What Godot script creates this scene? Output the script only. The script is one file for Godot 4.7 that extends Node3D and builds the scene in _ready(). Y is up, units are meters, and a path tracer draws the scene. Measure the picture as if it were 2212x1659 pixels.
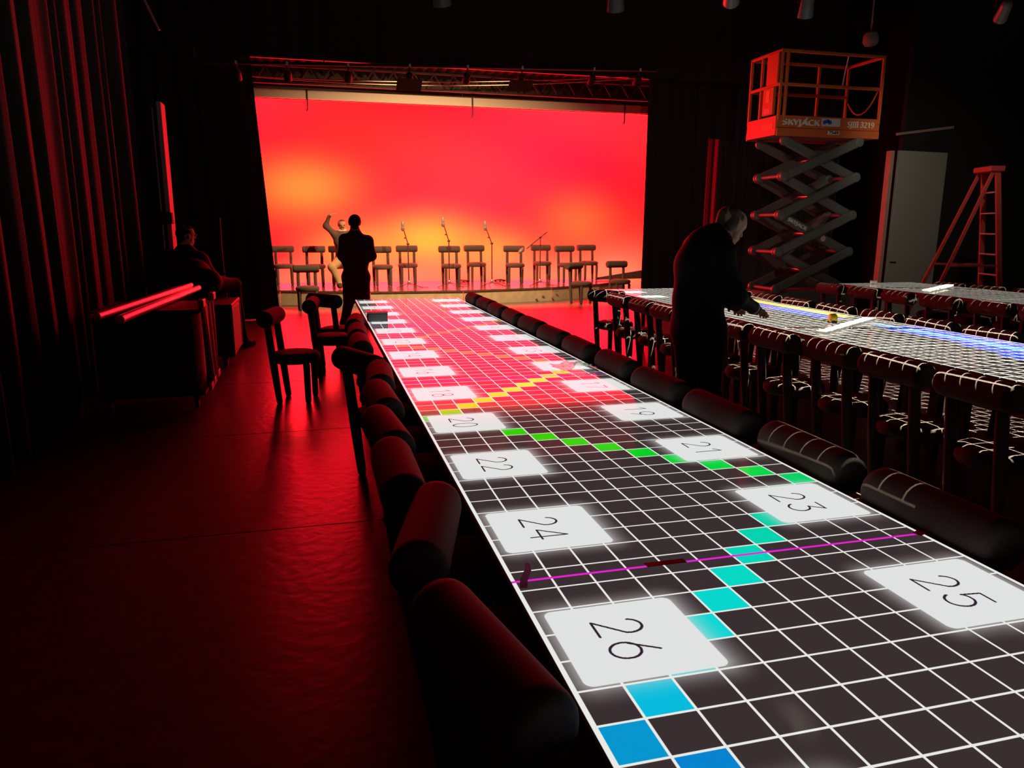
extends Node3D
# A studio with three long grid-lit tables, a stage with a glowing red screen, and a scissor lift.
# Units are metres. x runs across the tables, -z towards the stage, y up.

const F := 1602.404
const CAM := Vector3(-0.4204, 1.5966, 1.4558)
var cam_basis: Basis
var M := {}
var names := {}
var rng := RandomNumberGenerator.new()
const SCREEN_Z := -16.3

# ------------------------------------------------------------------ pixels to places
func ray(x: float, y: float) -> Vector3:
	return cam_basis * Vector3((x - 1106.0) / F, -(y - 829.5) / F, -1.0)
func on_y(x: float, y: float, h: float) -> Vector3:
	var d := ray(x, y)
	return CAM + d * ((h - CAM.y) / d.y)
func on_z(x: float, y: float, z: float) -> Vector3:
	var d := ray(x, y)
	return CAM + d * ((z - CAM.z) / d.z)
func on_d(x: float, y: float, depth: float) -> Vector3:
	return CAM + ray(x, y) * depth

# ------------------------------------------------------------------ mesh builder
class MB:
	var v := PackedVector3Array()
	var n := PackedVector3Array()
	var uv := PackedVector2Array()
	var col := PackedColorArray()
	var ix := PackedInt32Array()
	func tri(a: int, b: int, c: int) -> void:
		var g := (v[c] - v[a]).cross(v[b] - v[a])
		if g.dot(n[a] + n[b] + n[c]) < 0.0:
			ix.append_array(PackedInt32Array([a, c, b]))
		else:
			ix.append_array(PackedInt32Array([a, b, c]))
	func vert(p: Vector3, nn: Vector3, t := Vector2.ZERO) -> int:
		v.append(p); n.append(nn); uv.append(t)
		return v.size() - 1
	func face(pts: Array, t := []) -> void:
		var nn: Vector3 = ((pts[2] - pts[0]) as Vector3).cross(pts[1] - pts[0]).normalized()
		var s := v.size()
		for i in pts.size():
			vert(pts[i], nn, t[i] if t.size() > i else Vector2.ZERO)
		for i in range(1, pts.size() - 1):
			ix.append_array(PackedInt32Array([s, s + i, s + i + 1]))
	# box, centre c, size s, chamfer b, turned by basis q
	func box(c: Vector3, s: Vector3, b := 0.0, q := Basis()) -> void:
		var h := s * 0.5
		b = minf(b, minf(h.x, minf(h.y, h.z)) * 0.9)
		var A := [Vector3.RIGHT, Vector3.UP, Vector3.BACK]
		for ax in 3:
			var u: Vector3 = A[(ax + 1) % 3]
			var w: Vector3 = A[(ax + 2) % 3]
			var hu: float = h[(ax + 1) % 3] - b
			var hw: float = h[(ax + 2) % 3] - b
			for sg in [-1.0, 1.0]:
				var nn: Vector3 = A[ax] * sg
				var p: Vector3 = nn * h[ax]
				_quad(c, q, [p - u * hu - w * hw, p + u * hu - w * hw, p + u * hu + w * hw, p - u * hu + w * hw], nn)
		if b <= 0.0:
			return
		for ax in 3:
			var a0: Vector3 = A[ax]
			var u: Vector3 = A[(ax + 1) % 3]
			var w: Vector3 = A[(ax + 2) % 3]
			var ha: float = h[ax] - b
			for su in [-1.0, 1.0]:
				for sw in [-1.0, 1.0]:
					var p1: Vector3 = u * su * h[(ax + 1) % 3] + w * sw * (h[(ax + 2) % 3] - b)
					var p2: Vector3 = u * su * (h[(ax + 1) % 3] - b) + w * sw * h[(ax + 2) % 3]
					_quad(c, q, [p1 - a0 * ha, p1 + a0 * ha, p2 + a0 * ha, p2 - a0 * ha], (u * su + w * sw).normalized())
		for sx in [-1.0, 1.0]:
			for sy in [-1.0, 1.0]:
				for sz in [-1.0, 1.0]:
					var nn := Vector3(sx, sy, sz).normalized()
					var k := v.size()
					for p in [Vector3(sx * h.x, sy * (h.y - b), sz * (h.z - b)), Vector3(sx * (h.x - b), sy * h.y, sz * (h.z - b)), Vector3(sx * (h.x - b), sy * (h.y - b), sz * h.z)]:
						vert(c + q * p, q * nn)
					tri(k, k + 1, k + 2)
	func _quad(c: Vector3, q: Basis, p: Array, nn: Vector3) -> void:
		var k := v.size()
		var t := [Vector2(0, 0), Vector2(1, 0), Vector2(1, 1), Vector2(0, 1)]
		for i in 4:
			vert(c + q * p[i], q * nn, t[i])
		tri(k, k + 1, k + 2); tri(k, k + 2, k + 3)
	# profile [(along, radius), ...] turned about the axis a -> b
	func lathe(a: Vector3, axis: Vector3, prof: Array, seg := 16) -> void:
		axis = axis.normalized()
		var s := axis.cross(Vector3.UP if absf(axis.y) < 0.9 else Vector3.RIGHT).normalized()
		var t := axis.cross(s)
		var k := v.size()
		var np := prof.size()
		for i in np:
			var p: Vector2 = prof[i]
			var d: Vector2 = prof[mini(i + 1, np - 1)] - prof[maxi(i - 1, 0)]
			var nl := Vector2(-d.y, d.x).normalized() # (along, out)
			for j in seg + 1:
				var an := TAU * j / seg
				var o := s * cos(an) + t * sin(an)
				var nn := (axis * nl.x + o * nl.y).normalized()
				vert(a + axis * p.x + o * p.y, nn if nn.length() > 0.5 else o, Vector2(float(j) / seg, float(i) / np))
		for i in np - 1:
			for j in seg:
				var q := k + i * (seg + 1) + j
				tri(q, q + 1, q + seg + 2); tri(q, q + seg + 2, q + seg + 1)
	func rod(a: Vector3, b: Vector3, ra: float, rb := -1.0, seg := 12) -> void:
		if rb < 0.0: rb = ra
		var l := a.distance_to(b)
		var e := minf(minf(ra, rb) * 0.25, l * 0.2)
		lathe(a, b - a, [Vector2(0, 0.0001), Vector2(0, ra - e), Vector2(e, ra), Vector2(l - e, rb), Vector2(l, rb - e), Vector2(l, 0.0001)], seg)
	func tube(pts: Array, r: float, seg := 8) -> void:
		var k := v.size()
		var np := pts.size()
		var s := Vector3.ZERO
		for i in np:
			var d: Vector3 = (pts[mini(i + 1, np - 1)] - pts[maxi(i - 1, 0)]).normalized()
			if s == Vector3.ZERO:
				s = d.cross(Vector3.UP if absf(d.y) < 0.9 else Vector3.RIGHT).normalized()
			s = (s - d * s.dot(d)).normalized()
			var t := d.cross(s)
			for j in seg + 1:
				var an := TAU * j / seg
				var o := s * cos(an) + t * sin(an)
				vert(pts[i] + o * r, o)
		for i in np - 1:
			for j in seg:
				var q := k + i * (seg + 1) + j
				tri(q, q + 1, q + seg + 2); tri(q, q + seg + 2, q + seg + 1)
	func beam(a: Vector3, b: Vector3, w: float, t: float, up := Vector3.UP, cham := 0.004) -> void:
		var d := (b - a)
		var l := d.length()
		d = d / l
		var s := d.cross(up).normalized()
		var u := s.cross(d)
		box((a + b) * 0.5, Vector3(l, t, w), cham, Basis(d, u, s))
	# a grid of points (rows of equal length) as a smooth sheet
	func sheet(rows: Array, uvscale := Vector2.ONE) -> void:
		var k := v.size()
		var nr := rows.size()
		var nc: int = rows[0].size()
		for i in nr:
			for j in nc:
				var dx: Vector3 = rows[i][mini(j + 1, nc - 1)] - rows[i][maxi(j - 1, 0)]
				var dy: Vector3 = rows[mini(i + 1, nr - 1)][j] - rows[maxi(i - 1, 0)][j]
				vert(rows[i][j], dy.cross(dx).normalized(), Vector2(float(j) / (nc - 1), float(i) / (nr - 1)) * uvscale)
		for i in nr - 1:
			for j in nc - 1:
				var q := k + i * nc + j
				tri(q, q + 1, q + nc + 1); tri(q, q + nc + 1, q + nc)
	func done() -> ArrayMesh:
		var a := []
		a.resize(Mesh.ARRAY_MAX)
		a[Mesh.ARRAY_VERTEX] = v; a[Mesh.ARRAY_NORMAL] = n; a[Mesh.ARRAY_TEX_UV] = uv
		if col.size() == v.size(): a[Mesh.ARRAY_COLOR] = col
		a[Mesh.ARRAY_INDEX] = ix
		var m := ArrayMesh.new()
		m.add_surface_from_arrays(Mesh.PRIMITIVE_TRIANGLES, a)
		return m

# ------------------------------------------------------------------ nodes
func numbered(called: String) -> String:
	var k: int = names.get(called, -1) + 1
	names[called] = k
	return called if k == 0 else "%s_%03d" % [called, k]
func thing(called: String, label: String, category: String, at := Vector3.ZERO, turn := 0.0, group := "") -> Node3D:
	var o := Node3D.new()
	o.name = numbered(called)
	add_child(o)
	o.position = at
	o.rotation.y = turn
	tag(o, label, category, group)
	return o
func tag(o: Node, label: String, category := "", group := "") -> void:
	o.set_meta("label", label)
	if category: o.set_meta("category", category)
	if group: o.set_meta("group", group)
func put(called: String, mesh: Mesh, mat: Material, parent: Node = null) -> MeshInstance3D:
	var o := MeshInstance3D.new()
	o.mesh = mesh
	o.material_override = mat
	if parent == null:
		o.name = numbered(called)
		add_child(o)
	else:
		o.name = called
		parent.add_child(o, true)
	return o
func struct(called: String, mesh: Mesh, mat: Material) -> MeshInstance3D:
	var o := put(called, mesh, mat)
	o.set_meta("kind", "structure")
	return o
func lin(r: float, g: float, b: float) -> Color:
	return Color(r, g, b).linear_to_srgb()
func mat(c: Color, rough := 0.7, metal := 0.0) -> StandardMaterial3D:
	var m := StandardMaterial3D.new()
	m.albedo_color = c
	m.roughness = rough
	m.metallic = metal
	return m
func glow(c: Color, e: float) -> StandardMaterial3D:
	var m := mat(lin(0.02, 0.02, 0.02), 0.4)
	m.emission_enabled = true
	m.emission = c
	m.emission_energy_multiplier = e
	return m
func grain(m: StandardMaterial3D, freq: float, lo: float, hi: float, scale := 1.0, seed_ := 1) -> void:
	var nz := FastNoiseLite.new()
	nz.seed = seed_
	nz.frequency = freq
	nz.fractal_octaves = 4
	var t := NoiseTexture2D.new()
	t.width = 512; t.height = 512; t.seamless = true
	t.noise = nz
	var g := Gradient.new()
	g.set_color(0, Color(lo, lo, lo)); g.set_color(1, Color(hi, hi, hi))
	t.color_ramp = g
	m.albedo_texture = t
	m.uv1_triplanar = true
	m.uv1_world_triplanar = true
	m.uv1_scale = Vector3.ONE * scale

func _ready() -> void:
	rng.seed = 7
	setup_camera_and_light()
	make_materials()
	build_room()
	build_screen_and_stage()
	build_tables()
	build_chairs()
	build_lift()
	build_side_things()
	build_people()
	build_small_things()

# ------------------------------------------------------------------ camera, sky, lights, exposure
func setup_camera_and_light() -> void:
	cam_basis = Basis(Vector3.UP, -0.25593) * Basis(Vector3.RIGHT, -0.21019) * Basis(Vector3.BACK, 0.0034)
	var c := Camera3D.new()
	c.name = "camera"
	c.transform = Transform3D(cam_basis, CAM)
	c.fov = rad_to_deg(2.0 * atan(829.5 / F))
	c.near = 0.05
	c.far = 100.0
	c.current = true
	add_child(c)
	var we := WorldEnvironment.new()
	we.name = "environment"
	var e := Environment.new()
	e.background_mode = Environment.BG_COLOR
	e.background_color = Color(0, 0, 0)
	e.tonemap_mode = Environment.TONE_MAPPER_LINEAR
	e.tonemap_exposure = 1.0
	e.sdfgi_enabled = true
	e.ssao_enabled = true
	e.ssil_enabled = true
	we.environment = e
	add_child(we)
	# the screen's light, just in front of its glowing face
	area("screen_light", Vector3(3.08, 2.2, SCREEN_Z + 0.06), Vector3(0, 0, 1), Vector2(9.2, 4.1), Color(1.0, 0.03, 0.19), 90.0)
	# added lights above the tops, standing in for projected light they throw back
	area("table_light", Vector3(0.6, 0.76, -2.5), Vector3.UP, Vector2(1.18, 9.5), Color(1.0, 0.97, 0.96), 0.3)
	area("table_light_2", Vector3(3.76, 0.81, -2.75), Vector3.UP, Vector2(1.18, 9.4), Color(1.0, 0.97, 0.86), 1.0)
	area("table_light_3", Vector3(7.26, 0.83, -3.95), Vector3.UP, Vector2(1.18, 7.0), Color(1.0, 0.97, 0.88), 0.8)
func area(called: String, at: Vector3, facing: Vector3, size: Vector2, c: Color, e: float) -> void:
	var l := AreaLight3D.new()
	l.name = called
	l.area_size = size
	l.light_color = c
	l.light_energy = e
	l.area_range = 60.0
	l.shadow_enabled = true
	add_child(l)
	l.position = at
	var z := -facing.normalized()
	var x := Vector3.RIGHT
	l.basis = Basis(x, z.cross(x), z)

func make_materials() -> void:
	var velvet := mat(lin(0.085, 0.066, 0.06), 0.85)
	velvet.rim_enabled = true
	velvet.rim = 0.12
	velvet.rim_tint = 0.4
	velvet.metallic_specular = 0.3
	grain(velvet, 0.05, 0.72, 1.0, 5.0, 3)
	M.velvet = velvet
	M.black = mat(lin(0.012, 0.012, 0.013), 0.6)
	M.black_paint = mat(lin(0.018, 0.017, 0.018), 0.85)
	M.black_cloth = mat(lin(0.03, 0.027, 0.028), 0.9)
	grain(M.black_cloth, 0.03, 0.75, 1.0, 2.0, 5)
	M.curtain = mat(lin(0.05, 0.042, 0.042), 0.85)
	M.curtain.rim_enabled = true
	M.curtain.rim = 0.3
	grain(M.curtain, 0.03, 0.7, 1.0, 2.0, 6)
	M.floor = mat(lin(0.14, 0.12, 0.125), 0.34)
	M.floor.metallic_specular = 0.6
	grain(M.floor, 0.02, 0.75, 1.0, 0.6, 9)
	var rz := FastNoiseLite.new()
	rz.seed = 21; rz.frequency = 0.035; rz.fractal_octaves = 5
	var rt := NoiseTexture2D.new()
	rt.width = 512; rt.height = 512; rt.seamless = true; rt.as_normal_map = true; rt.bump_strength = 1.2; rt.noise = rz
	M.floor.normal_enabled = true
	M.floor.normal_texture = rt
	M.floor.normal_scale = 0.35
	M.deck = mat(lin(0.10, 0.07, 0.06), 0.16)
	M.deck.metallic_specular = 0.65
	grain(M.deck, 0.02, 0.8, 1.0, 1.0, 12)
	M.fascia = mat(lin(0.42, 0.34, 0.24), 0.55)
	grain(M.fascia, 0.01, 0.85, 1.0, 1.0, 13)
	M.valance = mat(lin(0.55, 0.5, 0.45), 0.7)
	M.steel = mat(lin(0.16, 0.16, 0.155), 0.45, 0.0)
	M.arm = mat(lin(0.13, 0.135, 0.13), 0.42)
	M.arm.metallic_specular = 0.6
	M.orange = mat(lin(0.62, 0.13, 0.035), 0.4)
	M.white = mat(lin(0.75, 0.75, 0.72), 0.5)
	M.paper = mat(lin(0.85, 0.85, 0.78), 0.6)
	M.door = mat(lin(0.34, 0.34, 0.3), 0.6)
	M.alu = mat(lin(0.55, 0.55, 0.55), 0.35, 0.6)
	M.fiber = mat(lin(0.45, 0.05, 0.04), 0.45)
	M.chrome = mat(lin(0.6, 0.6, 0.6), 0.25, 0.9)
	M.rubber = mat(lin(0.02, 0.02, 0.02), 0.7)
	M.wire = mat(lin(0.25, 0.22, 0.2), 0.5)
	M.yellow = mat(lin(0.75, 0.6, 0.02), 0.4)
	M.magenta = mat(lin(0.7, 0.12, 0.3), 0.5)
	M.grey = mat(lin(0.11, 0.11, 0.115), 0.4)
	M.roof = mat(lin(0.07, 0.055, 0.048), 0.8)
	M.skin = mat(Color.WHITE, 0.75)
	M.skin.metallic_specular = 0.25
	M.skin.vertex_color_use_as_albedo = true
	M.table_edge = mat(lin(0.02, 0.02, 0.02), 0.5)

# ------------------------------------------------------------------ room shell
func slab(c: Vector3, s: Vector3, b := 0.0) -> ArrayMesh:
	var m := MB.new()
	m.box(c, s, b)
	return m.done()
func folds(a: Vector3, b: Vector3, top: float, bottom: float, depth: float, wave: float, seed_: int, lean := 0.0, rows := 7) -> ArrayMesh:
	var nz := FastNoiseLite.new()
	nz.seed = seed_
	nz.frequency = 1.0
	nz.fractal_octaves = 1
	var d := b - a
	var l := d.length()
	d = d / l
	var nn := Vector3(-d.z, 0, d.x)
	var cols := int(l / 0.025) + 2
	var out := []
	for i in rows:
		var t := float(i) / (rows - 1)
		var y := lerpf(bottom, top, t)
		var row := []
		for j in cols:
			var s := l * j / (cols - 1)
			var ph := s / wave * TAU + 2.2 * nz.get_noise_2d(s * 1.3, 3.0) + 0.5 * nz.get_noise_2d(s * 0.8, t * 0.8)
			var k := sin(ph) + 0.35 * sin(2.0 * ph + 1.0 + nz.get_noise_1d(s) * 2.0) + 0.8 * nz.get_noise_2d(s * 0.55, 9.0)
			k *= lerpf(1.15, 0.75, t)
			row.append(a + d * (s + lean * t * (s / l)) + nn * depth * k + Vector3(0, y, 0))
		out.append(row)
	var m := MB.new()
	m.sheet(out)
	return m.done()

func build_room() -> void:
	# floor: sheets of dark vinyl with hairline joints
	var fl := struct("floor", slab(Vector3(4, -0.08, -7), Vector3(21, 0.14, 23)), M.black)
	var z := -18.4
	while z < 4.3:
		put("vinyl_sheet", slab(Vector3(4, -0.006, z + 0.992), Vector3(20.9, 0.012, 1.985), 0.002), M.floor, fl)
		z += 1.992
	struct("ceiling", slab(Vector3(4, 6.55, -7), Vector3(21, 0.1, 23)), M.black_paint)
	struct("wall_left", slab(Vector3(-4.6, 3.2, -7), Vector3(0.12, 6.6, 23)), M.black_paint)
	struct("wall_right", slab(Vector3(14.2, 3.2, -7), Vector3(0.12, 6.6, 23)), M.black_paint)
	struct("wall_front", slab(Vector3(4, 3.2, 4.3), Vector3(21, 6.6, 0.12)), M.black_paint)
	struct("wall_back", slab(Vector3(4, 3.2, -18.1), Vector3(21, 6.6, 0.12)), M.black_paint)
	# left wall of hung curtains, in panels
	var zs := [3.2, 0.8, -1.6, -4.0, -6.3, -8.5]
	var lab := ["panel behind the camera stand point", "panel hanging beside the black cart's open floor", "panel in the deep dark beside the cart", "panel behind the covered cart with poles", "last panel of the side wall, ending beside the seated man"]
	for i in 5:
		var o := put("stage_curtain", folds(Vector3(-2.5, 0, zs[i]), Vector3(-2.5, 0, zs[i + 1]), 6.3, 0.02, 0.10, 0.42, 20 + i), M.curtain)
		tag(o, "dark pleated velour curtain, " + lab[i], "curtain", "curtain panels along the side wall")
	# legs either side of the screen opening
	var a := put("leg_drape", folds(Vector3(-4.4, 0, -11.9), Vector3(-1.06, 0, -11.9), 6.3, 0.02, 0.03, 0.3, 41, -0.33), M.black_cloth)
	tag(a, "flat black drape masking the screen's edge behind the seated man", "drape")
	a = put("leg_drape", folds(Vector3(5.69, 0, -12.0), Vector3(6.93, 0, -12.0), 6.3, 0.02, 0.03, 0.3, 42), M.black_cloth)
	tag(a, "narrow black drape masking the screen's edge behind the man in black", "drape")
	a = put("stage_curtain", folds(Vector3(7.3, 0, -12.2), Vector3(10.4, 0, -12.6), 6.3, 0.02, 0.06, 0.32, 43), M.curtain)
	tag(a, "dark pleated curtain hanging behind the scissor lift", "curtain")
	a = put("stage_curtain", folds(Vector3(8.45, 0, -16.0), Vector3(8.45, 0, -13.2), 6.3, 0.02, 0.07, 0.3, 44), mat(lin(0.008, 0.006, 0.006), 0.9))
	tag(a, "red-lit pleated curtain in the stage wing, seen between two drapes", "curtain")
	a = put("border_drape", folds(Vector3(-4.4, 0, -11.25), Vector3(7.2, 0, -11.25), 6.45, 4.12, 0.02, 0.4, 45, 0.0, 3), M.black_cloth)
	tag(a, "black border drape hung flat above the lighting pipe", "drape")
	a = put("border_drape", folds(Vector3(6.7, 0, -12.1), Vector3(7.6, 0, -12.1), 6.45, 3.25, 0.02, 0.3, 46, 0.0, 3), M.black_cloth)
	tag(a, "short black drape closing the gap above the stage wing", "drape")
	# roof deck above the stage: corrugated sheet
	var m := MB.new()
	var rows := []
	for i in 2:
		var row := []
		for j in 200:
			var x := -2.6 + j * 0.055
			row.append(Vector3(x, 5.05 + (0.035 if (j / 2) % 2 == 0 else -0.035), -12.6 if i == 0 else -17.9))
		rows.append(row)
	m.sheet(rows)
	var rf := struct("trim_1", m.done(), M.roof)
	rf.set_meta("label", "ribbed metal roof deck over the stage")
	m = MB.new()
	m.box(Vector3(3.2, 4.9, -17.6), Vector3(11.5, 1.0, 0.1))
	struct("trim_2", m.done(), M.roof)
	# joist in front of the deck
	for jz in [-15.7, -13.9]:
		var t := thing("roof_joist", "dark open-web steel joist " + ("just above the screen's header board" if jz < -15 else "under the ribbed roof deck, in front of the header"), "joist", Vector3(0, 0, jz))
		var y0 := 4.48 if jz < -15 else 4.62
		m = MB.new(); m.box(Vector3(2.9, y0 + 0.02, 0), Vector3(9.8, 0.04, 0.06), 0.004); put("chord", m.done(), M.black, t)
		m = MB.new(); m.box(Vector3(2.9, y0 + 0.36, 0), Vector3(9.8, 0.04, 0.06), 0.004); put("chord", m.done(), M.black, t)
		for k in 22:
			var x0 := -1.9 + k * 0.44
			m = MB.new()
			m.beam(Vector3(x0, y0 + 0.03, 0), Vector3(x0 + 0.22, y0 + 0.35, 0), 0.03, 0.025)
			put("web_bar", m.done(), M.black, t)
			m = MB.new()
			m.beam(Vector3(x0 + 0.22, y0 + 0.35, 0), Vector3(x0 + 0.44, y0 + 0.03, 0), 0.03, 0.025)
			put("web_bar", m.done(), M.black, t)
	# slack cables under the deck
	for k in 2:
		m = MB.new()
		var pts := []
		for i in 25:
			var s := i / 24.0
			var p: Vector3 = on_z(lerpf(520, 1560, s), lerpf(163, 150, s) + (20 + 8 * k) * (1 - pow(2 * s - 1, 2)), -12.4 - 0.2 * k)
			pts.append(p)
		m.tube(pts, 0.008, 6)
		tag(put("hanging_cable", m.done(), M.wire), "thin slack cable sagging across the opening above the screen, " + ["upper of two", "lower of two"][k], "cable")
	# tall door, ajar, and the lit bar above it
	var dr := thing("door_1", "tall pale grey door standing behind the stepladder", "door")
	dr.set_meta("kind", "structure")
	var dl := on_z(1934, 325, -9.5)
	var w := 1.12
	var q := Basis(Vector3.UP, 0.12)
	m = MB.new()
	m.box(Vector3(dl.x + w * 0.5 + 0.05, dl.y * 0.5, -9.55), Vector3(w, dl.y, 0.05), 0.004, q)
	put("door_leaf", m.done(), M.door, dr)
	m = MB.new()
	m.box(Vector3(dl.x - 0.02, dl.y * 0.5, -9.58), Vector3(0.07, dl.y, 0.12), 0.004)
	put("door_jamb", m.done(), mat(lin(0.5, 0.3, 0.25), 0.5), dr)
	m = MB.new()
	m.box(Vector3(dl.x + 0.16, 1.0, -9.48), Vector3(0.14, 0.02, 0.05), 0.006)
	m.box(Vector3(dl.x + 0.1, 1.0, -9.5), Vector3(0.05, 0.16, 0.03), 0.006)
	put("door_handle", m.done(), M.black, dr)
	m = MB.new()
	m.beam(on_z(1937, 290, -9.89), on_z(2059, 275, -9.89), 0.045, 0.045)
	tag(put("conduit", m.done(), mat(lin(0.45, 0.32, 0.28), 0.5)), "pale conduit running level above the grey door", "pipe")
	struct("trim_3", slab(Vector3(11.9, 3.2, -9.97), Vector3(4.6, 6.6, 0.1)), M.black_paint)

# ------------------------------------------------------------------ screen and stage
func screen_image() -> Image:
	var W := 320
	var H := 152
	var im := Image.create(W, H, false, Image.FORMAT_RGBF)
	# soft spots: photo position, radius in metres (x, y), strength, colour
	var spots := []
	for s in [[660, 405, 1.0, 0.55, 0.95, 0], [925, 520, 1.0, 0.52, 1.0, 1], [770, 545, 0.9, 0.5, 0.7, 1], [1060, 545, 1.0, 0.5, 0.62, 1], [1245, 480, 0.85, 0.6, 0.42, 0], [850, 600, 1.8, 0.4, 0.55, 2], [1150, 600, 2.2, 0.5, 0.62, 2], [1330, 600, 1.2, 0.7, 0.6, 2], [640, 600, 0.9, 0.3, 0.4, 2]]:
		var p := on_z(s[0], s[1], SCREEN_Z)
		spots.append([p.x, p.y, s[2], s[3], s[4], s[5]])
	var tint := [Vector3(1.0, 0.30, 0.045), Vector3(1.0, 0.50, 0.055), Vector3(1.0, 0.36, 0.17)]  # last tint paints in the wash lamps' peach light at the screen's foot
	for j in H:
		var y := lerpf(4.27, 0.0, (j + 0.5) / H)
		for i in W:
			var x := lerpf(-1.6, 7.78, (i + 0.5) / W)
			var up := clampf(y / 4.27, 0, 1)
			var g := 0.014 + 0.012 * sin(x * 0.9 + y * 0.7) * sin(y * 1.7) + 0.012 * smoothstep(3.0, 7.5, x) * up
			var b := 0.04 + 0.018 * sin(x * 0.7 - y * 0.8 + 1.0)
			var c := Vector3(1.0, maxf(g, 0.006), maxf(b, 0.012))
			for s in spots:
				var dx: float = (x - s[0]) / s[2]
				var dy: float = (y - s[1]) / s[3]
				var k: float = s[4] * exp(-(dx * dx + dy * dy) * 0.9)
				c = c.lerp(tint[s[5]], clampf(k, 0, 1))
			im.set_pixel(i, j, Color(c.x * 9.0, c.y, c.z))
	return im
func build_screen_and_stage() -> void:
	var sc := thing("backdrop_screen", "huge glowing red and orange backdrop screen at the rear of the stage", "screen")
	var m := MB.new()
	m.face([Vector3(-1.6, 4.27, SCREEN_Z), Vector3(7.78, 4.27, SCREEN_Z), Vector3(7.78, 0.0, SCREEN_Z), Vector3(-1.6, 0.0, SCREEN_Z)], [Vector2(0, 0), Vector2(1, 0), Vector2(1, 1), Vector2(0, 1)])
	var sm := mat(lin(0.012, 0.012, 0.012), 0.9)
	sm.metallic_specular = 0.1
	sm.emission_enabled = true
	sm.emission = Color.BLACK
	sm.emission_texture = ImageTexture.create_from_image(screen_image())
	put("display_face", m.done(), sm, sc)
	put("backing", slab(Vector3(3.09, 2.135, SCREEN_Z - 0.045), Vector3(9.4, 4.29, 0.07)), M.black, sc)
	var hb := thing("header_board", "pale header board along the top of the red screen", "board")
	put("board", slab(Vector3(2.9, 4.365, -16.2), Vector3(9.0, 0.185, 0.04), 0.004), M.valance, hb)
	for x in [-1.0, 3.0, 7.0]: put("hanger", slab(Vector3(x, 4.72, -16.2), Vector3(0.012, 0.6, 0.012), 0.002), M.black, hb)
	put("end_piece", slab(Vector3(7.58, 4.365, -16.2), Vector3(0.34, 0.175, 0.035), 0.004), mat(lin(0.3, 0.24, 0.24), 0.7), hb)
	for x in [-0.43, 3.23, 6.98]:
		m = MB.new()
		m.tube([Vector3(x, 4.47, -16.16), Vector3(x, 4.2, -16.15), Vector3(x, 4.08, -16.15), Vector3(x - 0.02, 4.02, -16.15)], 0.018, 6)
		put("strap", m.done(), M.black, hb)
	# stage: bowed front
	var fr := [Vector2(-2.9, -15.6), Vector2(-1.9, -14.8), Vector2(-1.16, -14.37), Vector2(0.6, -13.68), Vector2(2.48, -13.57), Vector2(4.5, -13.95), Vector2(5.83, -14.6), Vector2(6.75, -15.35)]
	var st := thing("stage", "low stage with a bowed tan front and a shiny deck", "stage")
	var poly := []
	for p in fr: poly.append(Vector3(p.x, 0.3, p.y))
	poly.append(Vector3(6.75, 0.3, -16.22)); poly.append(Vector3(-2.9, 0.3, -16.22))
	m = MB.new()
	m.face(poly)
	var low := []
	for p in poly: low.append(p - Vector3(0, 0.035, 0))
	for i in poly.size():
		var j: int = (i + 1) % poly.size()
		m.face([low[i], low[j], poly[j], poly[i]])
	put("deck", m.done(), M.deck, st)
	for i in fr.size() - 1:
		var p0 := Vector3(fr[i].x, 0, fr[i].y)
		var p1 := Vector3(fr[i + 1].x, 0, fr[i + 1].y)
		var dd := (p1 - p0).normalized()
		m = MB.new()
		m.beam(p0 + dd * 0.006 + Vector3(0, 0.131, -0.03), p1 - dd * 0.006 + Vector3(0, 0.131, -0.03), 0.02, 0.262, Vector3.UP, 0.003)
		put("front_panel", m.done(), M.fascia, st)
	for px in [[1160, 646], [1175, 640], [1206, 630], [1197, 644]]:
		m = MB.new()
		var p: Vector3 = on_z(px[0], px[1], -13.85)
		m.box(Vector3(p.x, clampf(p.y, 0.04, 0.24), lerpf(-13.57, -13.95, (p.x - 2.48) / 2.02) + 0.0), Vector3(0.05, 0.02, 0.02), 0.003)
		put("fixing_plate", m.done(), M.chrome, st)
	# wedge lying at the stage's end
	m = MB.new()
	m.face([Vector3(6.2, 0.31, -15.7), Vector3(7.6, 0.31, -15.9), Vector3(7.75, 0.55, -15.95), Vector3(6.2, 0.36, -15.75)])
	m.face([Vector3(6.2, 0.31, -15.75), Vector3(7.6, 0.31, -15.95), Vector3(7.75, 0.55, -16.0), Vector3(6.2, 0.36, -15.8)])
	m.face([Vector3(6.2, 0.36, -15.75), Vector3(7.75, 0.55, -15.95), Vector3(7.75, 0.55, -16.0), Vector3(6.2, 0.36, -15.8)])
	tag(put("ramp_board", m.done(), M.deck), "thin red wedge-shaped board tipped up at the end of the stage", "board")
	# pipe with wash lamps
	var y := 4.03
	m = MB.new()
	m.rod(on_z(380, 133, -11.0), on_z(1420, 152, -11.0), 0.024)
	for px in [420, 700, 1060, 1390]:
		var pz := on_z(px, 133.0 + (px - 380) * 19.0 / 1040.0, -11.0)
		m.rod(pz, Vector3(pz.x, 6.52, pz.z), 0.008)
	tag(put("lighting_pipe", m.done(), M.black), "black lighting pipe hung across the opening above the screen", "pipe")
	var k := 0
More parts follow.
